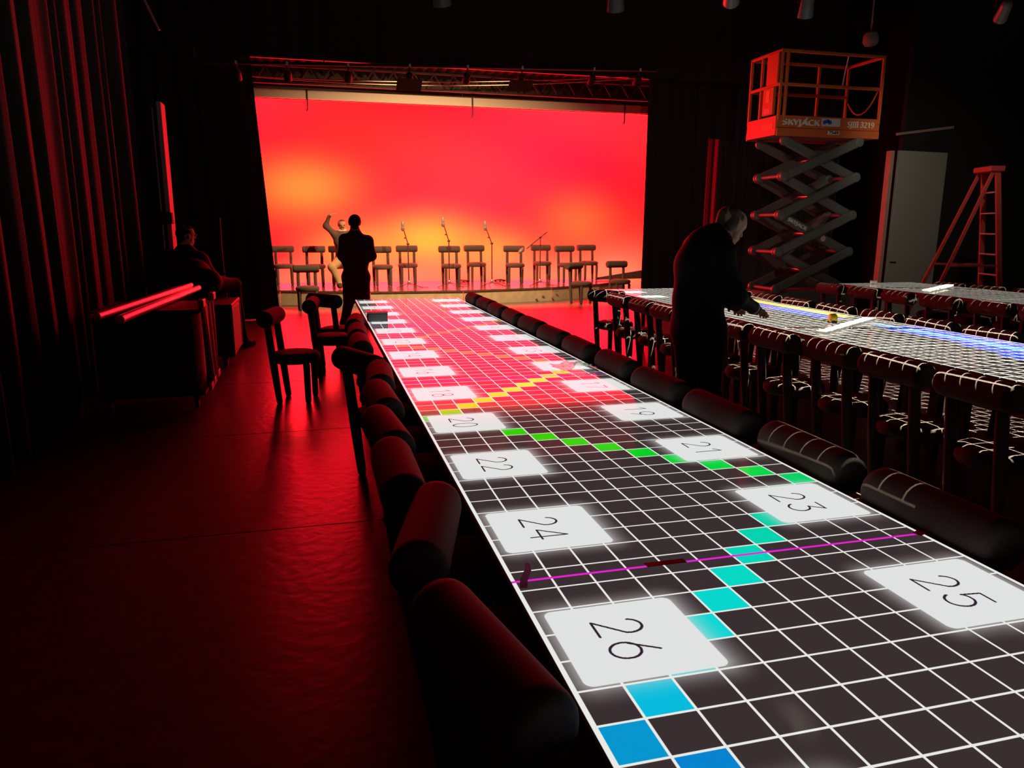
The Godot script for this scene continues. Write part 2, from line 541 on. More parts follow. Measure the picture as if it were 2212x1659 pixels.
	for px in [[510, 135], [620, 137], [752, 140], [885, 142], [1010, 145], [1128, 147], [1283, 148], [1382, 149]]:
		var p: Vector3 = on_z(px[0], 133.0 + (px[0] - 380) * 19.0 / 1040.0, -11.0)
		var f := thing("wash_lamp", "small black wash lamp with a white tag on the pipe over the screen", "lamp", p, 0.0, "wash lamps on the pipe")
		var aim := Vector3(0, -3.1, -4.3).normalized()
		m = MB.new(); m.box(Vector3(0, 0.0, 0.03), Vector3(0.035, 0.05, 0.006), 0.002); put("tag", m.done(), M.white, f)
		m = MB.new(); m.rod(Vector3(0, -0.0, 0), Vector3(0, -0.1, -0.02), 0.012); put("clamp", m.done(), M.black, f)
		m = MB.new(); m.lathe(Vector3(0, -0.1, -0.02), aim, [Vector2(0, 0.02), Vector2(0.03, 0.055), Vector2(0.17, 0.062), Vector2(0.17, 0.055), Vector2(0.06, 0.045)], 14); put("can", m.done(), M.black, f)
		if k == 3 or k == 5:
			var lp := Vector3(0, -0.1, -0.02) + aim * 0.15
			m = MB.new(); m.lathe(lp, aim, [Vector2(0, 0.0001), Vector2(0.004, 0.02), Vector2(0.01, 0.0001)], 10); put("lamp_lens", m.done(), glow(Color(1, 0.85, 0.65), 4.0), f)
			# barn door: its far edge cuts the beam along the floor just before the stage
			var edge := lp + (Vector3(0, -3.75, -1.85)).normalized() * 0.16
			m = MB.new()
			m.face([edge + Vector3(-0.2, 0, 0), edge + Vector3(0.2, 0, 0), lp + Vector3(0.2, 0.0, 0.14), lp + Vector3(-0.2, 0.0, 0.14)])
			put("barn_door", m.done(), M.black, f)
			var l := SpotLight3D.new()
			l.name = "lamp_light"
			l.light_color = Color(1.0, 0.8, 0.56)
			l.light_energy = 34.0
			l.spot_angle = 52.0
			l.spot_angle_attenuation = 0.6
			l.spot_range = 30.0
			l.light_size = 0.01
			l.shadow_enabled = true
			f.add_child(l)
			l.position = lp + aim * 0.02
			l.basis = Basis.looking_at(aim, Vector3.UP)
		k += 1

# ------------------------------------------------------------------ lit tables
const DIGITS := {
	"0": [[[0.5, 0.5, 0.42, 0.5, 0.0, 360.0]]],
	"1": [[Vector2(0.18, 0.80), Vector2(0.55, 1.0), Vector2(0.55, 0.0)]],
	"2": [[[0.5, 0.70, 0.40, 0.30, 165.0, -25.0], Vector2(0.06, 0.0), Vector2(0.96, 0.0)]],
	"3": [[Vector2(0.10, 1.0), Vector2(0.88, 1.0), Vector2(0.44, 0.60), [0.46, 0.30, 0.44, 0.30, 90.0, -160.0]]],
	"4": [[Vector2(0.74, 0.0), Vector2(0.74, 1.0), Vector2(0.02, 0.28), Vector2(1.0, 0.28)]],
	"5": [[Vector2(0.88, 1.0), Vector2(0.24, 1.0), Vector2(0.16, 0.54), [0.46, 0.32, 0.44, 0.32, 130.0, -160.0]]],
	"6": [[Vector2(0.66, 1.0), Vector2(0.14, 0.44)], [[0.5, 0.31, 0.43, 0.31, 0.0, 360.0]]],
	"7": [[Vector2(0.06, 1.0), Vector2(0.94, 1.0), Vector2(0.36, 0.0)]],
	"8": [[[0.5, 0.76, 0.32, 0.24, 0.0, 360.0]], [[0.5, 0.27, 0.40, 0.27, 0.0, 360.0]]],
	"9": [[Vector2(0.34, 0.0), Vector2(0.86, 0.56)], [[0.5, 0.69, 0.43, 0.31, 0.0, 360.0]]],
}
func stroke_points(stroke: Array) -> PackedVector2Array:
	var out := PackedVector2Array()
	for e in stroke:
		if e is Vector2:
			out.append(e)
		else:
			for i in 33:
				var a := deg_to_rad(lerpf(e[4], e[5], i / 32.0))
				out.append(Vector2(e[0] + e[2] * cos(a), e[1] + e[3] * sin(a)))
	return out
func dot_image(r: float, c: Color) -> Image:
	var s := int(ceil(r)) * 2 + 3
	var im := Image.create(s, s, false, Image.FORMAT_RGBA8)
	for j in s:
		for i in s:
			var d := Vector2(i - s / 2, j - s / 2).length()
			im.set_pixel(i, j, Color(c.r, c.g, c.b, clampf(r - d + 0.5, 0, 1)))
	return im
func number_on(im: Image, text: String, uc: float, vc: float, v1: float, ppc: float, dot: Image) -> void:
	var h := 1.06
	var w := 0.66
	var gap := 0.22
	var total := text.length() * w + (text.length() - 1) * gap
	for ci in text.length():
		var x0 := ci * (w + gap)
		for stroke in DIGITS[text[ci]]:
			var pts := stroke_points(stroke)
			for i in pts.size() - 1:
				var a := pts[i]
				var b := pts[i + 1]
				var n := int(ceil(a.distance_to(b) * ppc / 1.5)) + 1
				for s in n + 1:
					var p := a.lerp(b, float(s) / n)
					var u := uc - h * 0.5 + p.y * h
					var v := vc + total * 0.5 - (x0 + p.x * w)
					im.blend_rect(dot, Rect2i(0, 0, dot.get_width(), dot.get_height()), Vector2i(int(u * ppc) - dot.get_width() / 2, int((v1 - v) * ppc) - dot.get_height() / 2))
func card_image(cw: float, ch: float, g: float, rad: float, with_card: bool) -> Image:
	var W := int(cw + 2 * g)
	var H := int(ch + 2 * g)
	var im := Image.create(W, H, false, Image.FORMAT_RGBA8)
	for j in H:
		for i in W:
			var q := Vector2(absf(i - W * 0.5) - cw * 0.5 + rad, absf(j - H * 0.5) - ch * 0.5 + rad)
			var d := Vector2(maxf(q.x, 0), maxf(q.y, 0)).length() + minf(maxf(q.x, q.y), 0) - rad
			if with_card:
				im.set_pixel(i, j, Color(0.945, 0.955, 0.95, clampf(0.5 - d, 0, 1)))
			else:
				im.set_pixel(i, j, Color(0.9, 0.9, 0.89, 0.62 * pow(clampf(1.0 - d / g, 0, 1), 2.0)))
	return im
func path_col(r: int) -> int:
	var t := posmod(r + 5, 22)
	return t if t <= 11 else 22 - t
func path_color(r: int) -> Color:
	var keys := [[-30, 0.62, 1.0, 0.80], [-6, 0.56, 1.0, 0.87], [-5, 0.545, 1.0, 0.87], [-4, 0.525, 1.0, 0.93], [-2, 0.50, 1.0, 0.90], [0, 0.486, 1.0, 0.91], [3, 0.465, 1.0, 0.88], [5, 0.44, 1.0, 0.86], [7, 0.39, 1.0, 0.90], [10, 0.365, 1.0, 0.88], [13, 0.338, 1.0, 0.87], [17, 0.335, 1.0, 0.86], [18, 0.27, 1.0, 0.84], [21, 0.245, 1.0, 0.92], [23, 0.21, 1.0, 0.98], [25, 0.165, 1.0, 0.97], [26, 0.335, 1.0, 0.84], [28, 0.24, 1.0, 0.9], [29, 0.10, 1.0, 0.9], [45, 0.095, 1.0, 0.85], [75, 0.07, 1.0, 0.6]]
	for i in keys.size() - 1:
		if r <= keys[i + 1][0]:
			var t: float = clampf(float(r - keys[i][0]) / float(keys[i + 1][0] - keys[i][0]), 0, 1)
			return Color.from_hsv(lerpf(keys[i][1], keys[i + 1][1], t), 1.0, lerpf(keys[i][3], keys[i + 1][3], t))
	return Color(0.8, 0.4, 0)
# one 2.4 m section of the numbered table's picture; v0 is the row at its near edge
func numbered_section(v0: float, ppc: float) -> Image:
	var W := int(12.0 * ppc)
	var H := int(24.0 * ppc)
	var v1 := v0 + 24.0
	var im := Image.create(W, H, false, Image.FORMAT_RGB8)
	im.fill(Color(0.24, 0.20, 0.205))
	for r in range(int(floor(v0)) - 1, int(v1) + 2):
		var c := path_col(r)
		im.fill_rect(Rect2i(int(c * ppc), int((v1 - r - 1) * ppc), int(ppc), int(ppc)), path_color(r))
	im.convert(Image.FORMAT_RGBA8)
	var cw := 3.05 * ppc
	var ch := 2.84 * ppc
	var gl := card_image(cw, ch, 0.75 * ppc, 0.2 * ppc, false)
	var cd := card_image(cw, ch, 3.0, 0.2 * ppc, true)
	var k0 := int(floor((v0) / 6.0)) - 1
	for k in range(k0, k0 + 7):
		for side in 2:
			var uc := 1.825 if side == 0 else 10.175
			var p := Vector2(uc * ppc, (v1 - (6.0 * k - 1.5)) * ppc)
			im.blend_rect(gl, Rect2i(Vector2i.ZERO, gl.get_size()), Vector2i(p - Vector2(gl.get_size()) * 0.5))
	var lw := int(maxf(2.0, 0.066 * ppc))
	var white := Color(0.985, 0.985, 0.965)
	for c in range(0, 13):
		im.fill_rect(Rect2i(int(c * ppc) - lw / 2, 0, lw, H), white)
	im.fill_rect(Rect2i(0, 0, int(0.11 * ppc), H), white)
	im.fill_rect(Rect2i(W - int(0.11 * ppc), 0, int(0.11 * ppc) + 1, H), white)
	for r in range(int(floor(v0)), int(v1) + 2):
		im.fill_rect(Rect2i(0, int((v1 - r) * ppc) - lw / 2, W, lw), white)
	var dot := dot_image(0.026 * ppc, Color(0.2, 0.14, 0.18))
	for k in range(k0, k0 + 7):
		for side in 2:
			var uc := 1.825 if side == 0 else 10.175
			var num := 26 - 2 * k - side
			if num < 1 or num > 32: continue
			var p := Vector2(uc * ppc, (v1 - (6.0 * k - 1.5)) * ppc)
			im.blend_rect(cd, Rect2i(Vector2i.ZERO, cd.get_size()), Vector2i(p - Vector2(cd.get_size()) * 0.5))
			number_on(im, str(num), uc - 0.1, 6.0 * k - 1.48, v1, ppc, dot)
	# magenta line along both joints
	var mg := int(maxf(2, 0.05 * ppc))
	im.fill_rect(Rect2i(0, 0, W, mg), Color(1.0, 0.16, 0.92))
	im.fill_rect(Rect2i(0, H - mg, W, mg), Color(1.0, 0.10, 0.88))
	return im
func plain_section(seed_: int, colored: int) -> Image:
	var ppc := 44.0
	var W := int(12.0 * ppc)
	var H := int(24.0 * ppc)
	var im := Image.create(W, H, false, Image.FORMAT_RGBA8)
	im.fill(Color(0.13, 0.10, 0.10))
	var B := Color(0.13, 0.22, 0.72)
	var C := Color(0.28, 0.62, 0.95)
	var Y := Color(1.0, 0.78, 0.0)
	var bands := []
	if colored == 1:
		bands = [[7.0, 0.0, 5.0, 9.0, B], [9.0, 0.0, 0.9, 10.0, C], [8.0, 5.0, 1.0, 1.0, Color(0.1, 0.75, 0.35)], [6.0, 4.0, 1.4, 6.0, B]]
	elif colored == 2:
		bands = [[7.5, 0.0, 3.0, 9.0, B], [9.9, 0.0, 1.5, 8.5, Y], [8.0, 15.0, 4.0, 9.0, B], [9.3, 13.0, 0.8, 11.0, C]]
	elif colored == 4:
		bands = [[7.5, 20.0, 3.0, 4.0, B], [9.9, 16.0, 1.5, 8.0, Y], [0.4, 3.0, 3.0, 2.6, Color(0.8, 0.86, 0.82)], [0.4, 9.0, 3.0, 2.6, Color(0.8, 0.86, 0.82)]]
	for q in bands:
		im.fill_rect(Rect2i(int(q[0] * ppc), int(q[1] * ppc), int(q[2] * ppc), int(q[3] * ppc)), q[4])
	var white := Color(0.98, 0.97, 0.9)
	var dot := dot_image(1.3, Color(0.8, 0.79, 0.72))
	for c in range(0, 13):
		im.fill_rect(Rect2i(clampi(int(c * ppc) - 2, 0, W - 4), 0, 4, H), white)
	for r in range(0, 25):
		im.fill_rect(Rect2i(0, clampi(int(r * ppc) - 2, 0, H - 4), W, 4), white)
	# the second, overlapping grid, slightly turned
	for c in range(-4, 14):
		for s in H / 2:
			im.blend_rect(dot, Rect2i(Vector2i.ZERO, dot.get_size()), Vector2i(int((c + 0.3) * ppc + s * 2 * 0.09) - 3, s * 2 - 3))
	for r in range(-1, 25):
		for s in W / 2:
			im.blend_rect(dot, Rect2i(Vector2i.ZERO, dot.get_size()), Vector2i(s * 2 - 3, int((r + 0.3) * ppc + s * 2 * 0.10) - 3))
	return im
func lit_top(im: Image, e: float) -> StandardMaterial3D:  # projectors' light on the tabletop, put in as the surface's own glow
	var m := mat(lin(0.035, 0.03, 0.03), 0.07)
	m.metallic_specular = 0.24
	m.emission_enabled = true
	m.emission = Color.BLACK
	m.emission_texture = ImageTexture.create_from_image(im)
	m.emission_energy_multiplier = e
	m.texture_repeat = false
	return m
func table_section(label: String, x0: float, zc: float, top: float, face_mat: Material, group := "") -> Node3D:
	var t := thing("grid_table", label, "table", Vector3(x0 + 0.6, 0, zc), 0.0, group)
	var m := MB.new()
	m.face([Vector3(-0.6, top, -1.2), Vector3(0.6, top, -1.2), Vector3(0.6, top, 1.2), Vector3(-0.6, top, 1.2)], [Vector2(0, 0), Vector2(1, 0), Vector2(1, 1), Vector2(0, 1)])
	put("projected_glow_top", m.done(), face_mat, t)  # no screen: a plain top whose projected grid is painted as glow
	put("tabletop", slab(Vector3(0, top - 0.022, 0), Vector3(1.208, 0.04, 2.399), 0.004), M.table_edge, t)
	for sx in [-1.0, 1.0]:
		put("apron", slab(Vector3(sx * 0.12, top - 0.08, 0), Vector3(0.03, 0.08, 2.2), 0.004), M.table_edge, t)
		for sz in [-1.0, 1.0]:
			put("leg", slab(Vector3(sx * 0.12, (top - 0.04) * 0.5, sz * 1.06), Vector3(0.05, top - 0.04, 0.05), 0.005), M.table_edge, t)
	return t
func build_tables() -> void:
	# the numbered table: four 2.4 m sections, far end at row 73.5
	var secs := [[-22.5, 85.0, "section with places twenty-five onwards and blue squares", 0.85], [1.5, 85.0, "section with places seventeen to twenty-four and green squares", 0.85], [25.5, 64.0, "section with places nine to sixteen", 0.85], [49.5, 64.0, "end section, places one to eight", 0.85]]
	for q in secs:
		table_section("black table lit with a white grid, " + q[2], 0.0, -(q[0] + 12.0) * 0.1, 0.75, lit_top(numbered_section(q[0], q[1]), q[3]))
	# second table
	var blue := lit_top(plain_section(1, 1), 2.0)
	var yel := lit_top(plain_section(2, 2), 2.0)
	var cards := lit_top(plain_section(4, 4), 1.5)
	var plain := lit_top(plain_section(5, 0), 1.5)
	table_section("table with a dense white grid, far end section beside the man in black", 3.15, -6.3, 0.80, cards)
	table_section("table with a dense white grid, yellow stripe and tape measure", 3.15, -3.9, 0.80, yel)
	table_section("table with a dense white grid and bright blue stripes", 3.15, -1.5, 0.80, blue)
	table_section("table with a dense white grid, end section out of the picture", 3.15, 0.9, 0.80, plain)
	# third table
	var dim := lit_top(plain_section(6, 0), 0.75)
	for i in 3:
		table_section("table with a pale grid by the stepladder, " + ["end section by the scissor lift", "middle section", "end section away from the lift"][i], 6.65, -6.3 + 2.4 * i, 0.82, dim)

# ------------------------------------------------------------------ chairs
const WORD := ["", "one", "two", "three", "four", "five", "six", "seven", "eight", "nine", "ten", "eleven", "twelve", "thirteen", "fourteen", "fifteen", "sixteen", "seventeen", "eighteen", "nineteen", "twenty", "twenty-one", "twenty-two", "twenty-three", "twenty-four", "twenty-five", "twenty-six"]
var chair_parts := {}
func make_chair(label: String, at: Vector3, turn: float, group := "") -> Node3D:
	var t := thing("bolster_chair", label, "chair", at, turn, group)
	if chair_parts.is_empty():
		var m := MB.new()
		# round cushion
		m.lathe(Vector3(0, 0.36, 0), Vector3.UP, [Vector2(0, 0.0001), Vector2(0, 0.18), Vector2(0.008, 0.206), Vector2(0.03, 0.222), Vector2(0.065, 0.222), Vector2(0.088, 0.207), Vector2(0.1, 0.17), Vector2(0.104, 0.0001)], 28)
		chair_parts.seat = m.done()
		m = MB.new()
		var h := 0.245
		var pr := [Vector2(-h, 0.0001), Vector2(-h, 0.05), Vector2(-h + 0.006, 0.064), Vector2(-h + 0.02, 0.073), Vector2(-h + 0.045, 0.0755), Vector2(h - 0.045, 0.0755), Vector2(h - 0.02, 0.073), Vector2(h - 0.006, 0.064), Vector2(h, 0.05), Vector2(h, 0.0001)]
		m.lathe(Vector3(0, 0.775, 0.2), Vector3.RIGHT, pr, 24)
		chair_parts.backrest = m.done()
		m = MB.new()
		m.lathe(Vector3(-0.15, 0.0, -0.13), Vector3(0, 0.4, 0), [Vector2(0, 0.0001), Vector2(0, 0.02), Vector2(0.012, 0.026), Vector2(0.03, 0.028), Vector2(0.36, 0.032), Vector2(0.38, 0.0001)], 14)
		chair_parts.front_leg = m.done()
		m = MB.new()
		var a := Vector3(-0.155, 0, 0.125)
		var b := Vector3(-0.165, 0.75, 0.2)
		var l := a.distance_to(b)
		m.lathe(a, b - a, [Vector2(0, 0.0001), Vector2(0, 0.02), Vector2(0.012, 0.026), Vector2(0.03, 0.028), Vector2(0.36, 0.034), Vector2(l, 0.031)], 14)
		chair_parts.rear_leg = m.done()
	put("seat", chair_parts.seat, M.velvet, t)
	put("backrest", chair_parts.backrest, M.velvet, t)
	for s in [1.0, -1.0]:
		for kind in ["front_leg", "rear_leg"]:
			var o := put("leg", chair_parts[kind], M.velvet, t)
			if s < 0: o.rotation.y = 0.0; o.transform = Transform3D(Basis(), Vector3(0.30 if kind == "front_leg" else 0.32, 0, 0))
	return t
# a chair given by the middle of its bolster
func chair_at(label: String, bx: float, bz: float, turn: float, group := "", y := 0.0) -> Node3D:
	var fwd := Vector3(-sin(turn), 0, -cos(turn))
	return make_chair(label, Vector3(bx, y, bz) + fwd * 0.2, turn, group)
func build_chairs() -> void:
	# numbered table, left side (even places)
	var L := [[26, -0.145, 0.2, 0.22], [24, -0.16, -0.43, -0.26], [22, -0.19, -0.94, 0.0], [20, -0.18, -1.45, 0.08], [18, -0.15, -2.0, 0.04], [16, -0.115, -2.55, -0.06], [14, -0.2, -3.1, 0.42], [12, -0.15, -3.72, 0.0], [10, -0.14, -4.3, -0.05], [8, -0.125, -4.92, -0.1]]
	for c in L:
		var how := "turned aside from" if c[0] == 14 else "pushed in at"
		chair_at("dark velvet chair with a bolster back " + how + " place " + WORD[c[0]] + " of the numbered table", c[1], c[2], -PI / 2 + c[3])
	var R := [-6.74, -6.13, -5.57, -5.0, -4.42, -3.81, -3.22, -2.6, -2.0, -1.4, -0.8, -0.2]
	for i in R.size():
		chair_at("dark velvet chair with a bolster back pushed in at place " + WORD[1 + 2 * i] + " of the numbered table", 1.292 + 0.006 * sin(i * 2.0), R[i], PI / 2 + 0.03 * sin(i * 1.7))
	# loose chairs in the aisle
	make_chair("dark velvet chair standing alone in the red aisle by the covered cart", Vector3(-0.645, 0, -5.59), -PI / 2 - 0.21)
	make_chair("dark velvet chair in the aisle with its round bolster end showing", Vector3(-0.29, 0, -6.62), -PI / 2 - 0.1)
	make_chair("dark velvet chair turned to face the stage near the standing man", Vector3(-0.2, 0, -7.2), -0.9)
	# second table
	var zz := [-6.3, -5.72, -5.12, -4.52, -3.93, -3.33, -2.73, -2.13, -1.55, -0.95]
	for i in zz.size():
		chair_at("black velvet chair with a bolster back along the aisle side of the second grid table", 2.86 + 0.02 * sin(i * 2.3), zz[i], -PI / 2 + 0.08 * sin(i * 3.1), "chairs on the aisle side of the second table")
	chair_at("black velvet chair turned askew at the end of the second grid table", 2.93, -6.88, -PI / 2 + 0.6)
	for i in 9:
		chair_at("black velvet chair on the far side of the second grid table, back to the lift", 4.52 + 0.015 * sin(i * 2.0), -6.6 + 0.6 * i, PI / 2 + 0.05 * sin(i * 2.7), "chairs on the lift side of the second table")
	# third table
	for i in 7:
		chair_at("black velvet chair along the near side of the table by the stepladder", 6.3 + 0.03 * sin(i * 1.9), -7.2 + 0.62 * i, -PI / 2 + 0.08 * sin(i * 2.2), "chairs on the near side of the third table")
	for i in 6:
		chair_at("black velvet chair on the ladder side of the last grid table", 8.05, -7.0 + 0.62 * i, PI / 2 + 0.04 * sin(i * 2.2), "chairs on the ladder side of the third table")
	# on the stage
	var S := [[616, 617, 0.1], [683, 618, 0.06], [738, 617, 0.0], [830, 620, 0.12], [884, 614, -0.02], [978, 616, 0.04], [1033, 611, 0.1], [1116, 613, -0.12], [1170, 606, -0.08], [1230, 612, 0.1], [1276, 606, 0.05]]
	for s in S:
		var p := on_y(s[0], s[1], 0.3)
		make_chair("bolster-back chair on the stage facing out, red screen close behind it", Vector3(p.x, 0.302, clampf(p.z - 0.15, -15.85, -15.0)), PI + s[2], "chairs on the stage")
	var lab := ["in front of the stage beside the standing man", "angled on the floor at the stage's corner, its seat towards us", "on the floor past the stage's corner, close to the screen's edge"]
	var k := 0
	for s in [[-0.6, -13.3, 0.05], [4.95, -13.35, 0.55], [6.0, -13.75, 0.08]]:
		make_chair("bolster-back chair " + lab[k], Vector3(s[0], 0, s[1]), PI + s[2])
		k += 1

# ------------------------------------------------------------------ scissor lift
func lettering(called: String, text: String, width: float, height: float, m: Material, parent: Node, at: Vector3, q: Basis, bold := 0.0) -> void:
	var t := TextMesh.new()
	var sf := SystemFont.new()
	sf.font_names = PackedStringArray(["Droid Sans"])
	t.font = sf
	t.text = text
	t.font_size = 48
	t.pixel_size = 0.01
	t.depth = 0.02
	t.curve_step = 1.5
	var bb := t.get_aabb()
	var s := Vector3(width / maxf(bb.size.x, 0.001), height / maxf(bb.size.y, 0.001), 0.15)
	# heavier strokes: the same letters again, shifted by a few millimetres
	for k in (3 if bold > 0.0 else 1):
		var o := put(called, t, m, parent)
		var shift := q * Vector3([0.0, 0.005, -0.005][k] * bold, [0.0, 0.003, -0.003][k] * bold, 0.0002 * k)
		o.transform = Transform3D(q * Basis.from_scale(s), at + shift - q * (Vector3(bb.get_center().x * s.x, bb.get_center().y * s.y, 0)))
func build_lift() -> void:
	var X0 := 6.13
	var X1 := 7.88
	var Z0 := -8.5
	var Z1 := -9.27
	var Y0 := 2.9
	var YT := 4.07
	var t := thing("scissor_lift", "orange scissor lift raised high on dark grey crossed arms", "lift", Vector3.ZERO)
	var m := MB.new()
	# chassis and wheels
	put("chassis", slab(Vector3((X0 + X1) * 0.5, 0.40, (Z0 + Z1) * 0.5), Vector3(1.72, 0.44, 0.7), 0.03), M.arm, t)
	for x in [X0 + 0.22, X1 - 0.22]:
		for z in [Z0 - 0.03, Z1 + 0.03]:
			m = MB.new()
			m.lathe(Vector3(x, 0.17, z - 0.06), Vector3(0, 0, 1), [Vector2(0, 0.0001), Vector2(0, 0.15), Vector2(0.015, 0.17), Vector2(0.105, 0.17), Vector2(0.12, 0.15), Vector2(0.12, 0.0001)], 20)
			put("wheel", m.done(), M.rubber, t)
	# scissor arms: four crossings
	var ys := [0.66, 1.22, 1.77, 2.33, 2.84]
	for k in 4:
		var xl := X0 + 0.20
		var xr := X1 - 0.32
		for side in 2:
			for plane in 2:
				var z := (Z0 - 0.04 if plane == 0 else Z1 + 0.1) + (0.03 if side == 0 else -0.03)
				var a := Vector3(xl if side == 0 else xr, ys[k], z)
				var b := Vector3(xr if side == 0 else xl, ys[k + 1], z)
				m = MB.new()
				m.beam(a, b, 0.05, 0.14, Vector3.UP, 0.02)
				m.rod(a + Vector3(0, 0, -0.035), a + Vector3(0, 0, 0.035), 0.075, 0.075, 12)
				m.rod(b + Vector3(0, 0, -0.035), b + Vector3(0, 0, 0.035), 0.075, 0.075, 12)
				put("scissor_arm", m.done(), M.arm, t)
		for x in [xl, xr]:
			m = MB.new()
			m.rod(Vector3(x, ys[k], Z0 - 0.03), Vector3(x, ys[k], Z1 + 0.1), 0.03)
			put("cross_tube", m.done(), M.steel, t)
		m = MB.new()
		m.rod(Vector3((xl + xr) * 0.5, (ys[k] + ys[k + 1]) * 0.5, Z0 + 0.0), Vector3((xl + xr) * 0.5, (ys[k] + ys[k + 1]) * 0.5, Z1 + 0.06), 0.028)
		put("pivot_pin", m.done(), M.chrome, t)
	m = MB.new()
	m.rod(Vector3(X0 + 0.55, 1.15, -8.85), Vector3(X1 - 0.5, 1.78, -8.85), 0.045)
	m.rod(Vector3(X0 + 0.95, 1.37, -8.85), Vector3(X1 - 0.45, 1.81, -8.85), 0.03)
	put("lift_cylinder", m.done(), M.steel, t)
	# platform
	put("platform_floor", slab(Vector3((X0 + X1) * 0.5, Y0 + 0.03, (Z0 + Z1) * 0.5), Vector3(X1 - X0 - 0.03, 0.05, 0.74), 0.006), M.steel, t)
	for z in [Z0, Z1]:
		m = MB.new()
		m.box(Vector3((X0 + X1) * 0.5, Y0 + 0.19, z), Vector3(X1 - X0, 0.17, 0.02), 0.003)
		m.box(Vector3((X0 + X1) * 0.5, Y0 + 0.045, z + (0.006 if z == Z0 else -0.006)), Vector3(X1 - X0, 0.11, 0.03), 0.004)
		put("toe_board", m.done(), M.orange, t)
	for x in [X0, X1]:
		put("toe_board", slab(Vector3(x, Y0 + 0.135, (Z0 + Z1) * 0.5), Vector3(0.02, 0.27, Z0 - Z1 - 0.02), 0.003), M.orange, t)
	# posts
	for p in [[X0 + 0.02, Z0], [X0 + 0.02, Z1], [X1 - 0.02, Z0], [X1 - 0.55, Z1], [X0 + 0.11, Z0], [X0 + 0.02, -8.98], [X1 - 0.02, Z1]]:
		m = MB.new()
		m.box(Vector3(p[0], (Y0 + 0.2 + YT) * 0.5, p[1]), Vector3(0.042, YT - Y0 - 0.2, 0.042), 0.008)
		put("post", m.done(), M.orange, t)
	for z in [Z0, Z1]:
		for yy in [YT - 0.02, Y0 + 0.70]:
			m = MB.new()
			m.box(Vector3((X0 + X1) * 0.5, yy, z), Vector3(X1 - X0, 0.045, 0.04), 0.008)
			put("rail", m.done(), M.orange, t)
	for x in [X0 + 0.02, X1 - 0.02]:
		for yy in ([YT - 0.02, Y0 + 0.70] if x < 7 else [YT - 0.02]):
			m = MB.new()
			m.box(Vector3(x, yy, (Z0 + Z1) * 0.5), Vector3(0.04, 0.045, Z0 - Z1 - 0.04), 0.008)
			put("rail", m.done(), M.orange, t)
	# panels on the end rail
	m = MB.new(); m.box(Vector3(X0 - 0.015, YT - 0.25, -8.66), Vector3(0.03, 0.42, 0.28), 0.006); put("control_panel", m.done(), M.orange, t)
	var bx := put("document_box", slab(Vector3(X0 - 0.02, Y0 + 0.48, -8.70), Vector3(0.05, 0.38, 0.27), 0.008), M.orange, t)
	put("sticker", slab(Vector3(X0 - 0.047, Y0 + 0.55, -8.70), Vector3(0.004, 0.16, 0.09)), mat(lin(0.9, 0.35, 0.02), 0.5), bx)
	put("sticker", slab(Vector3(X0 - 0.047, Y0 + 0.35, -8.70), Vector3(0.004, 0.07, 0.14)), mat(lin(0.8, 0.3, 0.25), 0.5), bx)
	put("end_sticker", slab(Vector3(X0 - 0.012, Y0 + 0.13, -8.72), Vector3(0.004, 0.08, 0.3)), mat(lin(0.85, 0.25, 0.05), 0.5), t)
	# chain across the gate
	m = MB.new()
	var pts := []
	for i in 17:
		var s := i / 16.0
		pts.append(Vector3(X1 - 0.02, lerpf(Y0 + 0.6, Y0 + 0.72, s) - 0.26 * (1 - pow(2 * s - 1, 2)), lerpf(Z1 + 0.05, Z0 - 0.05, s)))
	m.tube(pts, 0.012, 6)
	put("gate_chain", m.done(), M.orange, t)
	m = MB.new()
	m.tube([Vector3(X1 - 0.62, YT - 0.02, Z0 - 0.02), Vector3(X1 - 0.63, YT - 0.25, Z0 - 0.06), Vector3(X1 - 0.66, YT - 0.48, Z0 - 0.06)], 0.008, 6)
	put("lanyard", m.done(), M.white, t)
	# writing
	var fz := Z0 + 0.012
	lettering("maker_name", "SKYJACK", 0.62, 0.095, M.white, t, Vector3(X0 + 0.40, Y0 + 0.175, fz), Basis(), 1.6)
	m = MB.new(); m.beam(Vector3(X0 + 0.38, Y0 + 0.12, fz + 0.001), Vector3(X0 + 0.5, Y0 + 0.25, fz + 0.001), 0.004, 0.02); put("maker_stroke", m.done(), M.white, t)
	lettering("model_number", "SJIII 3219", 0.46, 0.1, M.white, t, Vector3(X0 + 1.42, Y0 + 0.175, fz), Basis(), 0.7)
	var lb := put("label_plate", slab(Vector3(X0 + 0.90, Y0 + 0.20, fz), Vector3(0.32, 0.11, 0.006), 0.002), mat(lin(0.62, 0.64, 0.68), 0.5), t)
	m = MB.new()
	for b in [[-0.09, 0.0, 0.3], [-0.04, 0.015, -0.2], [0.0, 0.0, 0.25]]:
		m.box(Vector3(X0 + 0.88 + b[0], Y0 + 0.20 + b[1], fz + 0.005), Vector3(0.055, 0.05, 0.004), 0.0, Basis(Vector3.BACK, b[2]))
	put("emblem", m.done(), mat(lin(0.03, 0.1, 0.5), 0.5), lb)
	var np := put("number_plate", slab(Vector3(X0 + 0.95, Y0 + 0.055, fz + 0.012), Vector3(0.2, 0.055, 0.006), 0.002), M.white, t)
	lettering("unit_number", "7549", 0.16, 0.04, M.black, np, Vector3(X0 + 0.95, Y0 + 0.055, fz + 0.016), Basis(), 0.6)
	# name, sticker and plate on the long descending arm
	var a0 := Vector3(X0 + 0.20, ys[2], 0)
	var b0 := Vector3(X1 - 0.32, ys[1], 0)
	var dd := (b0 - a0).normalized()
	var q := Basis(dd, Vector3(-dd.y, dd.x, 0), Vector3.BACK)
	var zf := Z0 - 0.04 + 0.0 + 0.022
